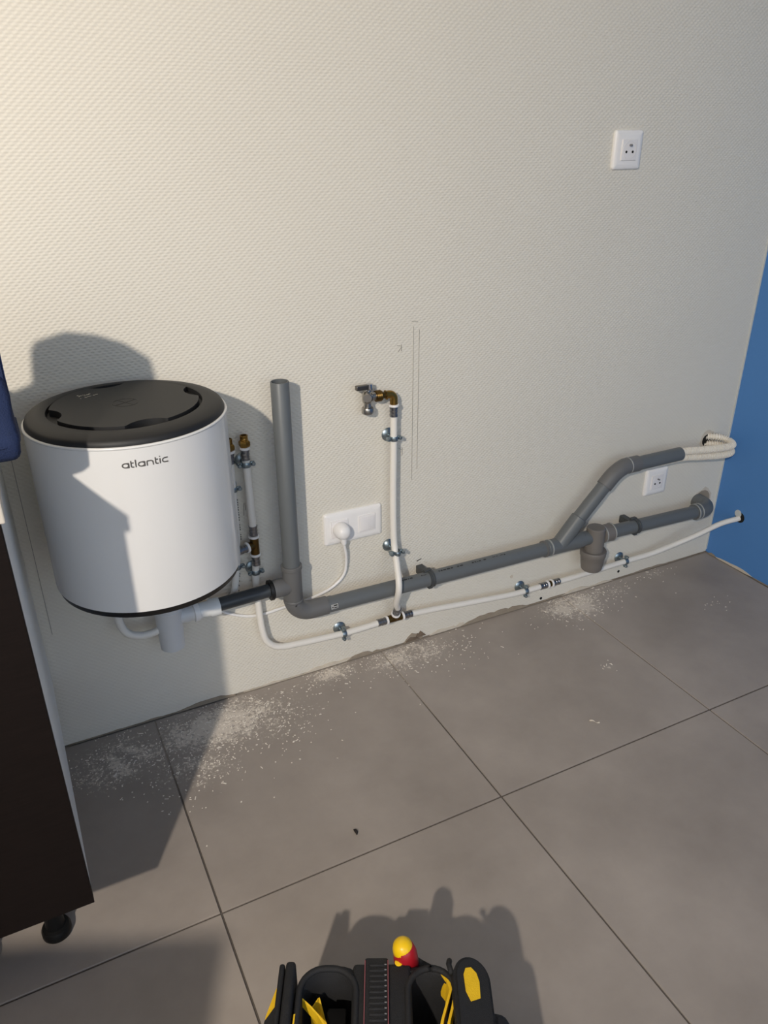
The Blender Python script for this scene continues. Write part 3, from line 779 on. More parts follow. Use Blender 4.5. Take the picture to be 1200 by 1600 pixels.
def heater_feed():
    t = thing('feed_pipe', 'white feed pipe with brass end, standing left of the grey standpipe', 'water pipe', (-0.3278, -0.03, 0.40))
    x, y = -0.3278, -0.03
    bm = nb(); lathe(bm, [(0.0085, -0.022), (0.0100, -0.021), (0.0100, 0.021), (0.0085, 0.022)], (x, y, 0.418), (0, 0, 1), 20)
    lathe(bm, [(0.0100, 0), (0.0100, 0.016), (0.0085, 0.017)], (x, y, 0.420), (-1, -0.25, -0.05), 20); obj('tee', bm, 'brass_dark', t, smooth=True, autosm=35)
    sleeve(t, (x, y, 0.368), (0, 0, 1)); sleeve(t, (x, y, 0.468), (0, 0, 1), -1)
    d = Vector((-1, -0.25, -0.05)).normalized()
    sleeve(t, Vector((x, y, 0.420)) + d * 0.046, d, -1)
    bm = nb(); sweep(bm, catmull([(x, y, 0.44), (x - 0.001, y, 0.50), (x - 0.002, y, 0.58), (x - 0.003, y, 0.655)], 6), RW, 18); obj('pipe_run', bm, 'white_pipe', t, smooth=True, autosm=60)
    e = Vector((x, y, 0.42))
    bm = nb(); sweep(bm, catmull([e + d * 0.016, e + d * 0.05, e + d * 0.066, e + d * 0.08 + Vector((0, 0, -0.004)), e + d * 0.088 + Vector((0, 0, -0.02)), e + d * 0.09 + Vector((0, 0, -0.06))], 8), RW, 18); obj('branch_run', bm, 'white_pipe', t, smooth=True, autosm=60)
    sleeve(t, (x - 0.003, y, 0.626), (0, 0, 1))
    bm = nb(); lathe(bm, [(0.0085, 0.655), (0.0105, 0.656), (0.0125, 0.659), (0.0125, 0.666), (0.0105, 0.669), (0.0085, 0.670)], (x - 0.003, y, 0), (0, 0, 1), 6); obj('brass_hexagon', bm, 'brass', t)
    bm = nb(); lathe(bm, [(0.0055, 0.665), (0.0085, 0.669), (0.0085, 0.672), (0.0080, 0.6725), (0.0085, 0.674), (0.0080, 0.6755), (0.0085, 0.677), (0.0085, 0.681), (0.0062, 0.6815), (0.0055, 0.670)], (x - 0.003, y, 0), (0, 0, 1), 20, cap=False); obj('brass_nozzle', bm, 'brass', t, smooth=True, autosm=35)
    return t
heater_feed()
def second_feed():
    t = thing('feed_pipe', 'white feed pipe half hidden behind the right edge of the heater', 'water pipe', (-0.366, -0.03, 0.26))
    x, y = -0.3635, -0.026
    bm = nb(); sweep(bm, catmull([(x, y, 0.655), (x - 0.001, y, 0.565), (x - 0.001, y, 0.50), (x - 0.004, y, 0.43), (x - 0.009, y, 0.372), (x - 0.018, y, 0.318), (x - 0.020, y + 0.006, 0.300), (x - 0.021, y + 0.016, 0.288), (x - 0.021, 0.0, 0.284)], 8), RW, 18); obj('pipe_run', bm, 'white_pipe', t, smooth=True, autosm=60)
    sleeve(t, (x, y, 0.622), (0, 0, 1))
    bm = nb(); lathe(bm, [(0.0085, 0.651), (0.0105, 0.652), (0.0125, 0.655), (0.0125, 0.662), (0.0105, 0.665), (0.0085, 0.666)], (x, y, 0), (0, 0, 1), 6); obj('brass_hexagon', bm, 'brass', t)
    bm = nb(); lathe(bm, [(0.0055, 0.661), (0.0085, 0.665), (0.0085, 0.677), (0.0062, 0.6775), (0.0055, 0.666)], (x, y, 0), (0, 0, 1), 20, cap=False); obj('brass_nozzle', bm, 'brass', t, smooth=True, autosm=35)
    bm = nb(); random.seed(8)
    for z in [0.44 + 0.006 * i for i in range(18)] + [0.30 + 0.006 * i for i in range(10)]:
        if random.random() < 0.7:
            zz = z; k = 0.0 if z > 0.43 else -(0.43 - z) * 0.14
            box(bm, x + RW * 0.72 + k - 0.0006, x + RW * 0.80 + k + 0.0002, y - RW * 0.72, y - RW * 0.60, zz, zz + random.uniform(0.002, 0.004))
    obj('printed_marking', bm, 'ink', t)['kind'] = 'stuff'
second_feed()

# ------------------------------------------------------------------ metal pipe clips
CLIP = {}
def clip_meshes():
    # local frame: pipe along z through (0, -0.03, 0), wall at y = 0
    bm = nb(); lathe(bm, [(0.0165, 0.0), (0.0168, 0.0015), (0.0150, 0.0035), (0.0100, 0.0058), (0.0062, 0.0068), (0.0058, 0.0090), (0.0, 0.0092)], (0, 0, 0), (0, -1, 0), 26, cap=False); CLIP['rosette'] = bm
    bm = nb(); lathe(bm, [(0.0035, 0.006), (0.0035, 0.019), (0.0055, 0.019), (0.0055, 0.0215)], (0, 0, 0), (0, -1, 0), 12); CLIP['stem'] = bm
    bm = nb(); lathe(bm, [(0.0083, -0.0055), (0.0100, -0.0055), (0.0108, -0.003), (0.0108, 0.003), (0.0100, 0.0055), (0.0083, 0.0055)], (0, -0.03, 0), (0, 0, 1), 26, cap=False)
    for s in (-1, 1):
        box(bm, min(s * 0.009, s * 0.0185), max(s * 0.009, s * 0.0185), -0.0330, -0.0270, -0.0050, 0.0050, 0.0015)
    CLIP['ring'] = bm
    for s, nm in ((-1, 'a'), (1, 'b')):
        bm = nb(); lathe(bm, [(0.0, 0.0090), (0.0030, 0.0086), (0.0046, 0.0065), (0.0046, 0.0030), (0.0025, 0.0028), (0.0025, -0.006)], (s * 0.0150, -0.030, 0), (0, -1, 0), 14, cap=False); CLIP['screw' + nm] = bm
    for k, bm in list(CLIP.items()):
        bmesh.ops.recalc_face_normals(bm, faces=bm.faces)
        for f in bm.faces: f.smooth = True
        for e in bm.edges:
            if len(e.link_faces) == 2 and e.calc_face_angle(0) > math.radians(40): e.smooth = False
        me = bpy.data.meshes.new(k.rstrip('ab') if k.startswith('screw') else k); bm.to_mesh(me); bm.free()
        me.materials.append(MATS['zinc']); CLIP[k] = me
clip_meshes()
def metal_clip(x, z, horizontal, label, tilt=0.0, ydist=0.03):
    t = bpy.data.objects.new('pipe_clip', None); t.empty_display_size = 0.02
    C.objects.link(t); t.location = (x, 0, z)
    t.rotation_euler = (0, (PI / 2 if horizontal else 0) + tilt, 0)
    t.scale = (1, ydist / 0.03, 1)
    tag(t, label, 'pipe clip', 'metal pipe clips on the white pipes')
    for k, me in CLIP.items():
        o = bpy.data.objects.new('screw' if k.startswith('screw') else k, me); C.objects.link(o); o.parent = t
metal_clip(0.0230, 0.613, False, 'metal clip on the tap riser, the upper one just below the tap')
metal_clip(0.0235, 0.3180, False, 'metal clip on the tap riser, level with the double socket', ydist=0.043)
metal_clip(-0.118, 0.1125, True, 'metal clip on the low white pipe, left of the brass tee')
metal_clip(0.444, 0.0785, True, 'metal clip on the low white pipe, next to its straight coupling')
metal_clip(0.812, 0.0793, True, 'metal clip on the low white pipe, nearest the blue wall')
metal_clip(-0.331, 0.6155, False, 'metal clip just below the brass end of the feed pipe')
metal_clip(-0.3295, 0.348, False, 'metal clip on the feed pipe just above the dark waste inlet', ydist=0.0265)
metal_clip(-0.3645, 0.562, False, 'metal clip peeking out halfway up behind the heater edge', ydist=0.026)
metal_clip(-0.3725, 0.372, False, 'metal clip peeking out by the bottom edge of the heater', ydist=0.026)

# ------------------------------------------------------------------ tap
def tap():
    t = thing('washing_machine_tap', 'chrome washing machine tap with lever, at the top of the white riser', 'tap', (-0.041, -0.030, 0.687))
    y = -0.030
    bm = nb(); lathe(bm, [(0.0085, 0), (0.0125, 0.0008)] + [(0.0125 + (0.0006 if k % 2 else 0), 0.002 + 0.0012 * k) for k in range(10)] + [(0.0115, 0.016), (0.0095, 0.017)], (-0.024, y, 0.7205), (1, 0, 0), 22); obj('knurled_nut', bm, 'brass_dark', t, smooth=True, autosm=25)
    bm = nb(); lathe(bm, [(0.0098, 0), (0.0098, 0.004), (0.0080, 0.005), (0.0080, 0.014)], (-0.034, y, 0.7210), (1, 0, 0), 20)
    lathe(bm, [(0.0075, 0), (0.0075, 0.022)], (-0.044, y, 0.7225), (1, 0, 0), 18)
    lathe(bm, [(0.0, 0.708), (0.0085, 0.7082), (0.0105, 0.712), (0.0112, 0.722), (0.0100, 0.731), (0.0060, 0.735), (0.0, 0.736)], (-0.044, y, 0), (0, 0, 1), 24, cap=False)
    lathe(bm, [(0.0095, 0), (0.0108, 0.001), (0.0108, 0.006), (0.0090, 0.0075)], (-0.044, y - 0.004, 0.722), (-0.5, -1, 0), 22)
    lathe(bm, [(0.0088, 0.697), (0.0082, 0.712)], (-0.043, y, 0), (0, 0, 1), 20)
    b = obj('valve_body', bm, 'nickel', t, smooth=True, autosm=35)
    bm = nb(); lathe(bm, [(0.0095, 0.6838), (0.0128, 0.6842), (0.0136, 0.686), (0.0136, 0.6960), (0.0126, 0.6978), (0.0080, 0.6985)], (-0.043, y, 0), (0, 0, 1), 28); obj('outlet_collar', bm, 'nickel', t, smooth=True, autosm=35)
    bm = nb(); lathe(bm, [(0.0055, 0.733), (0.0050, 0.744)], (-0.040, y, 0), (0, 0, 1), 16); obj('spindle', bm, 'chrome', t, smooth=True, autosm=40)
    bm = nb(); box(bm, -0.071, -0.033, y - 0.006, y + 0.006, 0.7395, 0.7505, 0.0022); lv = obj('lever', bm, 'chrome_dark', t)
    bm = nb(); lathe(bm, [(0.0072, 0.738), (0.0076, 0.740), (0.0072, 0.7515), (0.0, 0.752)], (-0.038, y, 0), (0, 0, 1), 18, cap=False); obj('lever_hub', bm, 'chrome', lv, smooth=True, autosm=40)
tap()

# ------------------------------------------------------------------ sockets
def rrect(w, h, r, n=6):
    out = []
    for (sx, sy, a0) in ((1, 1, 0), (-1, 1, 90), (-1, -1, 180), (1, -1, 270)):
        for k in range(n + 1):
            a = math.radians(a0 + 90 * k / n)
            out.append((sx * (w / 2 - r) + r * math.cos(a), sy * (h / 2 - r) + r * math.sin(a)))
    return out
def plate(bm, cx, cz, prof, w, h, r):
    """prof: (inset, depth from wall) rings for a rounded plate on the back wall"""
    rings = []
    for (ins, d) in prof:
        rings.append([bm.verts.new((cx + x, -d, cz + z)) for x, z in rrect(w - 2 * ins, h - 2 * ins, max(0.0005, r - ins))])
    for A, B in zip(rings, rings[1:]):
        for i in range(len(A)):
            j = (i + 1) % len(A); bm.faces.new((A[i], A[j], B[j], B[i]))
    bm.faces.new(rings[0]); bm.faces.new(rings[-1])
def socket(cx, cz, label, double=False, plugged=False):
    w = 0.152 if double else 0.084
    h = 0.084
    t = thing('wall_socket', label, 'socket', (cx, 0, cz - h / 2), 'white wall sockets')
    bm = nb(); plate(bm, cx, cz, [(0.0, 0), (0.0, 0.003), (0.0012, 0.0055), (0.004, 0.0075), (0.012, 0.0085)], w, h, 0.007)
    obj('frame', bm, 'white_plastic', t, smooth=True, autosm=30)
    mods = [-0.0375, 0.0345] if double else [0.0]
    for k, dx in enumerate(mods):
        x = cx + dx
        bm = nb(); plate(bm, x, cz, [(0.0, 0.006), (0.0, 0.0102), (0.0008, 0.0112), (0.002, 0.0114)], 0.045, 0.045, 0.0015)
        ins = obj('insert', bm, 'socket_insert', t, smooth=True, autosm=30)
        if double and k == 1:
            bm = nb(); plate(bm, x, cz, [(0.0, 0.011), (0.0, 0.0124), (0.001, 0.0130)], 0.037, 0.037, 0.001); obj('blank_cover', bm, 'socket_insert', ins, smooth=True, autosm=30)
            continue
        if plugged and k == 0: continue
        bm = nb(); lathe(bm, [(0.0195, 0), (0.0195, 0.0008), (0.0185, 0.0009), (0.0185, 0.0004)], (x, -0.0112, cz), (0, -1, 0), 32, cap=False); obj('round_rim', bm, 'socket_insert', ins, smooth=True, autosm=30)
        for s in (-1, 1):
            bm = nb(); lathe(bm, [(0.0028, 0), (0.0028, 0.0009)], (x + s * 0.0095, -0.0112, cz - 0.004), (0, -1, 0), 12); obj('pin_hole', bm, 'hole', ins)
        bm = nb(); lathe(bm, [(0.0024, 0), (0.0024, 0.006), (0.0012, 0.008), (0.0, 0.008)], (x, -0.0112, cz + 0.010), (0, -1, 0), 12, cap=False); obj('earth_pin', bm, 'steel', ins, smooth=True, autosm=40)
        bm = nb(); sweep(bm, [(x + 0.014 * math.cos(a), -0.0114, cz + 0.006 + 0.014 * math.sin(a)) for a in [math.radians(50 + 8 * q) for q in range(11)]], 0.0006, 6); obj('moulded_arc', bm, 'socket_insert', ins, smooth=True)
socket(0.6465, 1.209, 'white single wall socket alone high up on the wall')
socket(0.912, 0.313, 'white single wall socket under the bent grey pipe')
socket(-0.0735, 0.399, 'white double wall socket with a plug in its left half', True, True)
def plug():
    t = thing('power_plug', 'round white plug with white cable, in the double socket', 'plug', (-0.111, -0.0116, 0.399))
    x, z = -0.111, 0.399
    bm = nb(); lathe(bm, [(0.0, 0.0), (0.0185, 0.0), (0.0195, 0.002), (0.0200, 0.010), (0.0190, 0.020), (0.0150, 0.028), (0.0080, 0.0325), (0.0, 0.0335)], (x, -0.0116, z), (0.0, -1, 0.0), 32, cap=False)
    obj('plug_body', bm, 'white_plastic', t, smooth=True, autosm=50)
    bm = nb(); lathe(bm, [(0.0085, 0), (0.0078, 0.010), (0.0070, 0.014), (0.0072, 0.016), (0.0060, 0.017), (0.0062, 0.020), (0.0046, 0.022), (0.0038, 0.024)], (x + 0.001, -0.026, z - 0.014), (0.12, 0.05, -1), 18); obj('strain_relief', bm, 'white_plastic', t, smooth=True, autosm=50)
    bm = nb(); sweep(bm, catmull([(x + 0.003, -0.025, 0.365), (-0.1015, -0.020, 0.335), (-0.0985, -0.014, 0.305), (-0.1015, -0.010, 0.277), (-0.115, -0.007, 0.255), (-0.145, -0.006, 0.236), (-0.187, -0.006, 0.226), (-0.23, -0.006, 0.221), (-0.27, -0.006, 0.219), (-0.310, -0.006, 0.216), (-0.345, -0.005, 0.219), (-0.385, -0.005, 0.235), (-0.42, -0.006, 0.262), (-0.46, -0.012, 0.33), (-0.49, -0.03, 0.42), (-0.50, -0.06, 0.505)], 8), 0.0036, 12); obj('cable', bm, 'white_plastic', t, smooth=True, autosm=60)
plug()

# ------------------------------------------------------------------ corrugated conduits
def conduit(pts, label):
    P = resample(catmull(pts, 30), 0.0007)
    bm = nb(); sweep(bm, P, lambda s: 0.0108 - 0.0032 * (1 if (s / 0.0068) % 1.0 > 0.55 else 0), 18)
    single('corrugated_conduit', bm, 'conduit', label, 'conduit', 'white corrugated conduits', smooth=True, autosm=50)
conduit([(0.86, -0.062, 0.4235), (0.945, -0.062, 0.4225), (1.02, -0.070, 0.417), (1.085, -0.076, 0.4135), (1.125, -0.072, 0.4120), (1.143, -0.052, 0.4125), (1.138, -0.030, 0.418), (1.118, -0.012, 0.421), (1.098, 0.012, 0.417)], 'upper of two white corrugated conduits looping from pipe end to wall')
conduit([(0.86, -0.056, 0.4035), (0.945, -0.056, 0.4015), (1.02, -0.064, 0.394), (1.085, -0.072, 0.389), (1.127, -0.070, 0.388), (1.147, -0.050, 0.389), (1.142, -0.028, 0.395), (1.118, -0.010, 0.397), (1.095, 0.012, 0.395)], 'lower of two white corrugated conduits looping from pipe end to wall')

# ------------------------------------------------------------------ cabinet
def cabinet():
    xr, w = -0.7935, 0.60
    xl = xr - w
    t = thing('base_cabinet', 'dark wood fronted base cabinet with white side on black feet, at left edge', 'cabinet', (xr - w / 2, -0.3, 0))
    zb, zt = 0.182, 0.842
    bm = nb(); box(bm, xr - 0.016, xr, -0.580, -0.003, zb + 0.002, zt, 0.0006, 1); obj('side_panel', bm, 'cabinet_white', t)
    bm = nb(); box(bm, xl, xl + 0.016, -0.580, -0.003, zb + 0.002, zt, 0.0006, 1); obj('side_panel', bm, 'cabinet_white', t)
    bm = nb(); box(bm, xl + 0.016, xr - 0.016, -0.580, -0.003, zb + 0.002, zb + 0.018); obj('bottom_panel', bm, 'cabinet_white', t)
    bm = nb(); box(bm, xl + 0.016, xr - 0.016, -0.580, -0.003, zt - 0.016, zt); obj('top_panel', bm, 'cabinet_white', t)
    bm = nb(); box(bm, xl + 0.016, xr - 0.016, -0.02, -0.006, zb + 0.018, zt - 0.016); obj('back_panel', bm, 'cabinet_white', t)
    bm = nb(); box(bm, xl + 0.001, xr + 0.0005, -0.600, -0.581, zb - 0.002, 0.838, 0.0008, 1); obj('door', bm, 'dark_wood', t)
    for (fx, fy) in ((-0.866, -0.475), (-0.985, -0.475), (xl + 0.06, -0.475), (xl + 0.06, -0.09), (-0.87, -0.09)):
        bm = nb(); lathe(bm, [(0.0, 0.0), (0.0225, 0.0), (0.0245, 0.003), (0.0245, 0.013), (0.0220, 0.019), (0.0160, 0.021), (0.0150, 0.06), (0.0150, zb - 0.012), (0.03, zb - 0.011), (0.03, zb + 0.001), (0.0, zb + 0.001)], (fx, fy, 0), (0, 0, 1), 28, cap=False)
        obj('foot', bm, 'foot_black', t, smooth=True, autosm=35)
cabinet()
bm = nb(); box(bm, -1.394, -0.7870, -0.606, -0.002, 0.842, 0.868, 0.002, 2)
single('worktop', bm, 'beige_rail', 'beige worktop board lying on the dark cabinet, at left edge', 'worktop')

# ------------------------------------------------------------------ navy bag on the cabinet
def navy_bag():
    t = thing('fabric_bag', 'navy blue fabric bag slumped on the worktop, one side past its end', 'bag', (-0.88, -0.36, 0.868))
    secs = [  # z, x0, x1, y0, y1
        (0.8690, -1.000, -0.758, -0.472, -0.26), (0.878, -1.005, -0.7535, -0.480, -0.255), (0.900, -1.003, -0.7525, -0.480, -0.255), (0.925, -1.000, -0.7550, -0.474, -0.26),
        (0.950, -0.998, -0.753, -0.468, -0.28), (0.972, -0.99, -0.756, -0.455, -0.31), (0.985, -0.98, -0.765, -0.445, -0.34)]
    bm = nb(); rings = []
    random.seed(4)
    for (z, x0, x1, y0, y1) in secs:
        cxx, cyy = (x0 + x1) / 2, (y0 + y1) / 2
        o = rrect(x1 - x0, y1 - y0, 0.012, 5)
        rings.append([bm.verts.new((cxx + x + random.uniform(-0.0015, 0.0015), cyy + y + random.uniform(-0.0015, 0.0015), z)) for x, y in o])
    for A, B in zip(rings, rings[1:]):
        for i in range(len(A)):
            j = (i + 1) % len(A); bm.faces.new((A[i], A[j], B[j], B[i]))
    bm.faces.new(rings[0]); bm.faces.new(rings[-1])
    obj('bag_body', bm, 'navy', t, smooth=True, autosm=60)
    # upper part, slumped into a thin upright fold
    prof = [(-0.995, 0.95), (-1.0, 1.045), (-0.953, 1.033), (-0.938, 1.020), (-0.906, 1.030), (-0.899, 1.082), (-0.890, 1.094), (-0.845, 1.104), (-0.800, 1.094), (-0.757, 1.075), (-0.7525, 1.045), (-0.7530, 0.95)]
    bm = nb(); extrude_poly(bm, prof, 0, 0.062, Matrix(((1, 0, 0, 0), (0, 0, 1, -0.446), (0, 1, 0, 0), (0, 0, 0, 1))))
    bmesh.ops.bevel(bm, geom=bm.edges[:], offset=0.0025, segments=2, affect='EDGES')
    obj('upright_fold', bm, 'navy', t, smooth=True, autosm=60)
    bm = nb(); sweep(bm, catmull([(-0.98, -0.480, 0.890), (-0.88, -0.481, 0.890), (-0.79, -0.480, 0.890), (-0.760, -0.472, 0.890), (-0.7525, -0.445, 0.890), (-0.7525, -0.36, 0.890)], 6), 0.0020, 8); obj('piping', bm, 'navy', t, smooth=True, autosm=60)
navy_bag()

# ------------------------------------------------------------------ tool bag
ANG = -0.4633
def tool_bag():
    # local frame: u to the right, v away from the camera
    cu, sv = math.cos(ANG), math.sin(ANG)
    M = Matrix(((cu, -sv, 0, 0), (sv, cu, 0, 0), (0, 0, 1, 0), (0, 0, 0, 1)))
    base = M @ Vector((-0.005, -1.13, 0))
    t = thing('tool_bag', 'open black and yellow tool bag standing on the tiles in front', 'tool bag', base)
    def put(name, bm, m, par=t, **k):
        bmesh.ops.transform(bm, matrix=M, verts=bm.verts[:])
        return obj(name, bm, m, par, **k)
    zt = 0.200
    V0, V1 = -1.27, -1.006
    # outer shell: floor and four soft walls
    def shell(u0, u1, v0, v1, th, z0, z1, r=0.03, zdip=0.0):
        bm = nb(); O = rrect(u1 - u0, v1 - v0, r, 8); I = rrect(u1 - u0 - 2 * th, v1 - v0 - 2 * th, max(0.004, r - th), 8)
        c = ((u0 + u1) / 2, (v0 + v1) / 2)
        mk = lambda L, z: [bm.verts.new((c[0] + x, c[1] + y, z)) for x, y in L]
        R = [mk(O, z0), mk(O, z1 - 0.004), mk(rrect(u1 - u0 - th, v1 - v0 - th, r, 8), z1), mk(I, z1 - 0.004), mk(I, z0 + 0.01)]
        for A, B in zip(R, R[1:]):
            for i in range(len(A)):
                j = (i + 1) % len(A); bm.faces.new((A[i], A[j], B[j], B[i]))
        bm.faces.new(R[0]); bm.faces.new(R[-1])
        return bm
    put('left_compartment', shell(-0.114, -0.012, V0, V1, 0.010, 0.0, zt, 0.045), 'bag_black', smooth=True, autosm=50)
    put('right_compartment', shell(0.012, 0.112, V0, V1 - 0.002, 0.010, 0.0, zt, 0.045), 'bag_black', smooth=True, autosm=50)
    # centre bridge between the two openings
    bm = nb(); box(bm, -0.036, 0.046, V0 + 0.01, V1 + 0.001, zt - 0.05, zt + 0.002, 0.006, 3); br = put('centre_panel', bm, 'bag_black', smooth=True, autosm=40)
    bm = nb(); box(bm, -0.0195, 0.0145, V0 + 0.015, V1 + 0.006, zt - 0.02, zt + 0.007, 0.004, 3); st = put('carry_strap', bm, 'bag_black', smooth=True, autosm=40)
    for u in (-0.0185, 0.0135):
        bm = nb(); sweep(bm, [(u, V0 + 0.03, zt + 0.0072), (u, -1.1, zt + 0.0072), (u, V1 + 0.001, zt + 0.0072)], 0.0007, 6); put('edge_thread', bm, 'red_thread', st)
    v = V1 - 0.004
    while v > -1.12:
        bm = nb(); box(bm, -0.0130, 0.0105, v - 0.0045, v, zt + 0.006, zt + 0.0086, 0.0015, 1); put('webbing_rib', bm, 'bag_black', st, smooth=True, autosm=40)
        bm = nb(); box(bm, 0.0085, 0.0115, v - 0.003, v - 0.0015, zt + 0.0082, zt + 0.0090); put('stitch', bm, 'stitch', st)
        v -= 0.0075
    # stiff rims of the openings
    for (u0, u1) in ((-0.108, -0.030), (0.040, 0.106)):
        c = ((u0 + u1) / 2, (V0 + V1) / 2 + 0.0)
        P = [(c[0] + x, c[1] + y, zt + 0.001) for x, y in rrect(u1 - u0, V1 - V0 - 0.014, 0.034, 8)]
        bm = nb(); sweep(bm, P + [P[0]], 0.0045, 10, cap=False); put('rim_piping', bm, 'bag_black', smooth=True)
    # inner trays so the openings read as dark pockets
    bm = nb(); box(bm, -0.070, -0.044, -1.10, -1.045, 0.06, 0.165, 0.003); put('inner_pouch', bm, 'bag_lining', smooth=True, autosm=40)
    # yellow lining in the left opening
    bm = nb()
    def strip(P, Q, th=0.0022):
        n = len(P); A = [bm.verts.new(p) for p in P]; B = [bm.verts.new(q) for q in Q]
        A2 = [bm.verts.new((p[0] + th, p[1] + th * 0.4, p[2])) for p in P]; B2 = [bm.verts.new((q[0] + th, q[1] + th * 0.4, q[2])) for q in Q]
        for i in range(n - 1):
            bm.faces.new((A[i], A[i + 1], B[i + 1], B[i])); bm.faces.new((A2[i], B2[i], B2[i + 1], A2[i + 1]))
            bm.faces.new((A[i], A2[i], A2[i + 1], A[i + 1])); bm.faces.new((B[i], B[i + 1], B2[i + 1], B2[i]))
        bm.faces.new((A[0], B[0], B2[0], A2[0])); bm.faces.new((A[-1], A2[-1], B2[-1], B[-1]))
    strip([(-0.106, -1.048, 0.190), (-0.094, -1.056, 0.186), (-0.082, -1.066, 0.182), (-0.072, -1.078, 0.178)], [(-0.106, -1.050, 0.178), (-0.094, -1.058, 0.170), (-0.082, -1.068, 0.166), (-0.072, -1.080, 0.165)])
    strip([(-0.094, -1.052, 0.172), (-0.084, -1.036, 0.172), (-0.076, -1.052, 0.150), (-0.064, -1.074, 0.130)], [(-0.092, -1.060, 0.150), (-0.082, -1.052, 0.140), (-0.074, -1.066, 0.125), (-0.064, -1.084, 0.110)])
    put('yellow_lining', bm, 'yellow_fabric')
    # left end flap: two ribs standing up, yellow gusset outside
    bm = nb(); box(bm, -0.1375, -0.1295, -1.24, -1.013, 0.06, 0.214, 0.0035, 3); lf = put('end_flap', bm, 'bag_black', smooth=True, autosm=40)
    bm = nb(); box(bm, -0.1285, -0.1145, -1.24, -1.011, 0.06, 0.217, 0.0050, 3); put('end_flap', bm, 'bag_black', smooth=True, autosm=40)
    bm = nb(); extrude_poly(bm, [(-0.1365, -1.030), (-0.141, -1.040), (-0.150, -1.075), (-0.158, -1.20), (-0.1365, -1.20)], 0.05, 0.196); put('yellow_gusset', bm, 'yellow_fabric')
    bm = nb(); extrude_poly(bm, [(-0.1365, -1.062), (-0.150, -1.084), (-0.162, -1.21), (-0.1365, -1.21)], 0.04, 0.201); put('side_pocket', bm, 'bag_black')
    bm = nb(); strip([(-0.112, -1.078, 0.205), (-0.113, -1.12, 0.205)], [(-0.112, -1.078, 0.17), (-0.113, -1.12, 0.17)]); put('yellow_edge', bm, 'yellow_fabric')
    # right: yellow lining folds
    bm = nb()
    strip([(0.086, -1.020, 0.200), (0.094, -1.030, 0.202), (0.097, -1.045, 0.203), (0.090, -1.065, 0.203), (0.083, -1.085, 0.203), (0.076, -1.12, 0.203)], [(0.088, -1.026, 0.16), (0.095, -1.036, 0.16), (0.092, -1.05, 0.16), (0.085, -1.07, 0.16), (0.079, -1.09, 0.16), (0.073, -1.12, 0.16)], 0.004)
    strip([(0.106, -1.034, 0.204), (0.103, -1.05, 0.206), (0.098, -1.068, 0.206), (0.091, -1.09, 0.206), (0.086, -1.12, 0.206)], [(0.106, -1.04, 0.17), (0.103, -1.055, 0.17), (0.098, -1.07, 0.17), (0.091, -1.09, 0.17), (0.086, -1.12, 0.17)], 0.004)
    put('yellow_lining', bm, 'yellow_fabric')
    # right end flap: arched, black rim with a yellow panel
    def arch(u0, u1, v0, v1, n=14):
        r = (u1 - u0) / 2; c = (u0 + u1) / 2
        return [(u0, v0)] + [(c + r * math.cos(PI - PI * k / n), v1 - r * 1.25 + r * 1.25 * math.sin(PI - PI * k / n)) for k in range(n + 1)] + [(u1, v0)]
    tilt = Matrix.Translation((0.128, -1.05, 0.212)) @ Matrix.Rotation(math.radians(14), 4, 'Y') @ Matrix.Translation((-0.128, 1.05, 0))
    bm = nb(); extrude_poly(bm, arch(0.101, 0.154, -1.20, -1.006), -0.012, 0.006, tilt)
    bmesh.ops.bevel(bm, geom=[e for e in bm.edges if e.calc_face_angle(0) > 0.8], offset=0.004, segments=2, affect='EDGES'); rf = put('arched_flap', bm, 'bag_black', smooth=True, autosm=50)
    pts = [(p_[0] - 0.001, p_[1] - 0.013) for p_ in [(0.1165, -1.045), (0.1155, -1.022), (0.119, -1.013), (0.127, -1.011), (0.134, -1.018), (0.137, -1.030), (0.136, -1.052), (0.1225, -1.058)]]
    bm = nb(); extrude_poly(bm, pts, 0.004, 0.0072, tilt); put('yellow_panel', bm, 'yellow_fabric', rf)
    bm = nb(); sweep(bm, [(0.100, -1.005, 0.205), (0.098, -1.015, 0.213), (0.101, -1.03, 0.214)], 0.004, 8); put('zip_end', bm, 'bag_black', smooth=True)
    bm = nb(); box(bm, 0.104, 0.178, -1.24, -1.064, 0.02, 0.196, 0.02, 4); put('side_pocket', bm, 'bag_black', smooth=True, autosm=40)
    # tool loop at the back holding the screwdriver
    bm = nb(); extrude_poly(bm, [(0.022, -1.008), (0.026, -0.990), (0.036, -0.979), (0.052, -0.979), (0.064, -0.987), (0.078, -0.995), (0.098, -1.008)], 0.02, 0.180); put('tool_pocket', bm, 'bag_black', smooth=True, autosm=40)
    # screwdriver, a thing of its own
    sb = M @ Vector((0.0415, -0.9885, 0.16))
    s = thing('screwdriver', 'red and yellow screwdriver handle sticking up from the tool bag', 'screwdriver', sb)
    d = Vector((-0.10, 0.02, 1)).normalized(); o = Vector((0.0440, -0.9930, 0.143))
    bm = nb(); lathe(bm, [(0.009, 0.0), (0.0155, 0.014), (0.0175, 0.030), (0.0180, 0.046), (0.0170, 0.062), (0.0140, 0.073), (0.009, 0.078)], o, d, 24); put('red_grip', bm, 'screw_red', s, smooth=True, autosm=60)
    bm = nb(); lathe(bm, [(0.0125, 0.058), (0.0148, 0.0620), (0.0150, 0.070), (0.0132, 0.0780), (0.0080, 0.0830), (0.0, 0.0845)], o + Vector((-0.0022, 0.0010, 0)), d, 24, cap=False)
    lathe(bm, [(0.0, 0.0), (0.005, 0.001), (0.0055, 0.014), (0.0, 0.016)], o + d * 0.046 + Vector((-0.0095, -0.0135, 0)), d, 12, cap=False); put('yellow_end', bm, 'screw_yellow', s, smooth=True, autosm=60)
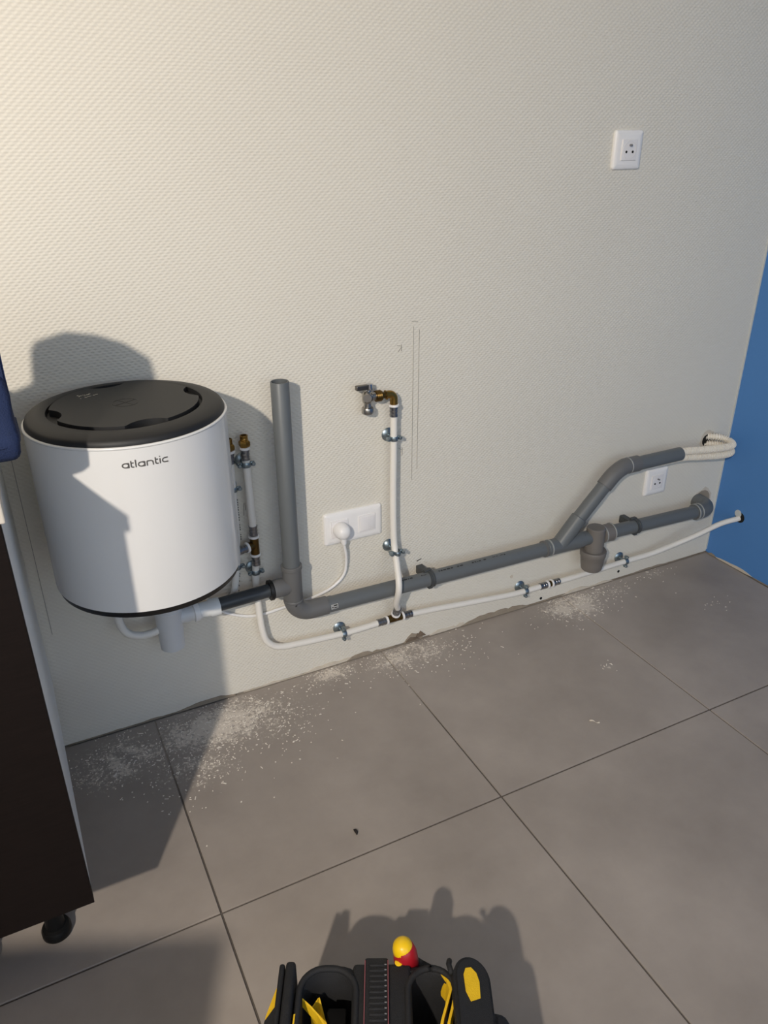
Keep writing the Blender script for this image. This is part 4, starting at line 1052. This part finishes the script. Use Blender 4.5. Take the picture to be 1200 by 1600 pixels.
    bm = nb(); lathe(bm, [(0.003, -0.08), (0.003, 0.005)], o, d, 12); put('steel_shaft', bm, 'steel', s, smooth=True, autosm=40)
tool_bag()

# ------------------------------------------------------------------ site lamp, and an added shadow-casting box out of view
def site_lamp():
    L = LAMP_POS; d = (LAMP_AIM - L).normalized()
    t = thing('work_lamp', 'yellow site work lamp on a tripod, behind the camera', 'lamp', (L.x, L.y, 0))
    x, y = frame_for(d)
    R = Matrix((x, y, d)).transposed().to_4x4(); R.translation = L - d * 0.03
    bm = nb(); box(bm, -0.06, 0.06, -0.05, 0.05, -0.05, 0.02, 0.006, 2, R); hd = obj('lamp_head', bm, 'screw_yellow', t)
    bm = nb(); lathe(bm, [(0.0, 0), (0.038, 0), (0.038, 0.003), (0.0, 0.003)], L - d * 0.011, d, 24, cap=False); obj('lens', bm, 'lamp_lens', hd)
    top = L - d * 0.06 - Vector((0, 0, 0.05))
    bm = nb(); sweep(bm, [top + Vector((0, 0, 0.03)), top, Vector((top.x, top.y, 0.5))], 0.012, 12); obj('pole', bm, 'foot_black', t, smooth=True)
    for k in range(3):
        a = 2 * PI * k / 3 + 0.4
        bm = nb(); sweep(bm, [(top.x, top.y, 0.75), (top.x + 0.35 * math.cos(a), top.y + 0.35 * math.sin(a), 0.012)], 0.010, 10); obj('leg', bm, 'foot_black', t, smooth=True)
    la = bpy.data.lights.new('lamp_light', 'AREA'); la.shape = 'DISK'; la.size = 0.07
    la.spread = math.radians(150); la.energy = LAMP_WATTS; la.color = (1.0, 0.90, 0.775)
    lo = bpy.data.objects.new('lamp_light', la); C.objects.link(lo)
    lo.location = d * -0.004 + L - Vector((L.x, L.y, 0)); lo.rotation_euler = d.to_track_quat('-Z', 'Y').to_euler(); lo.parent = t
site_lamp()
def add_shadow_box():  # unseen box, added only to throw the shadow on the bottom-left tiles
    M = Matrix.Translation((-1.127, -1.328, 0)) @ Matrix.Rotation(math.radians(-24), 4, 'Z')
    t = thing('shadow_box', 'tall brown box added out of view to cast the floor shadow', 'box', (-1.35, -1.5, 0))
    bm = nb(); box(bm, -0.55, 0.0, -0.60, 0.0, 0.0, 0.80, 0.003, 1, M); obj('shadow_box_body', bm, 'shadow_box_brown', t)
    bm = nb(); box(bm, -0.552, 0.002, -0.33, -0.27, 0.70, 0.8012, M=M); obj('shadow_box_band', bm, 'beige_rail', t)
add_shadow_box()

# ------------------------------------------------------------------ bits on the floor
def debris():
    random.seed(17)
    bm = nb()
    for (x, y, rx, ry, s) in DUST:
        n = int(230 * s * (rx * ry) / 0.012) + 6
        for k in range(n):
            px, py = random.gauss(x, rx * 0.55), random.gauss(y, ry * 0.6)
            if py > -0.006 or px > XR - 0.02: continue
            L = random.choice([1, 1, 1, 1, 1.3, 1.7, 3.0]) * random.uniform(0.0006, 0.0016); W = random.uniform(0.0005, 0.0014); H = random.uniform(0.0004, 0.0011)
            a = random.uniform(0, PI)
            box(bm, -L, L, -W, W, 0, H, M=Matrix.Translation((px, py, 0.0)) @ Matrix.Rotation(a, 4, 'Z'))
    o = obj('plaster_crumbs', bm, 'crumb')
    o['kind'] = 'stuff'; tag(o, 'white plaster crumbs scattered on the tiles along the wall', 'crumbs')
    bm = nb(); sweep(bm, catmull([(-0.313, -0.509, 0.002), (-0.3115, -0.513, 0.0032), (-0.311, -0.518, 0.0030), (-0.3125, -0.523, 0.002)], 5), lambda s: 0.0010 + 0.0022 * math.sin(min(PI, s / 0.0145 * PI)), 8)
    single('dark_scrap', bm, 'black_crumb', 'tiny dark scrap lying on the middle of a floor tile', 'scrap', smooth=True)
    bm = nb(); sweep(bm, catmull([(0.316, -0.470, 0.0018), (0.322, -0.475, 0.003), (0.326, -0.484, 0.002), (0.333, -0.486, 0.0016)], 5), lambda s: 0.0013 + 0.001 * math.sin(s * 300), 8)
    single('plaster_sliver', bm, 'plaster', 'small white sliver lying alone on the shaded tile', 'scrap', smooth=True)
    for (x, y) in ((0.985, -0.115), (0.79, -0.20)):
        pass
debris()
for o in bpy.data.objects:
    if '_b' in o: del o['_b']
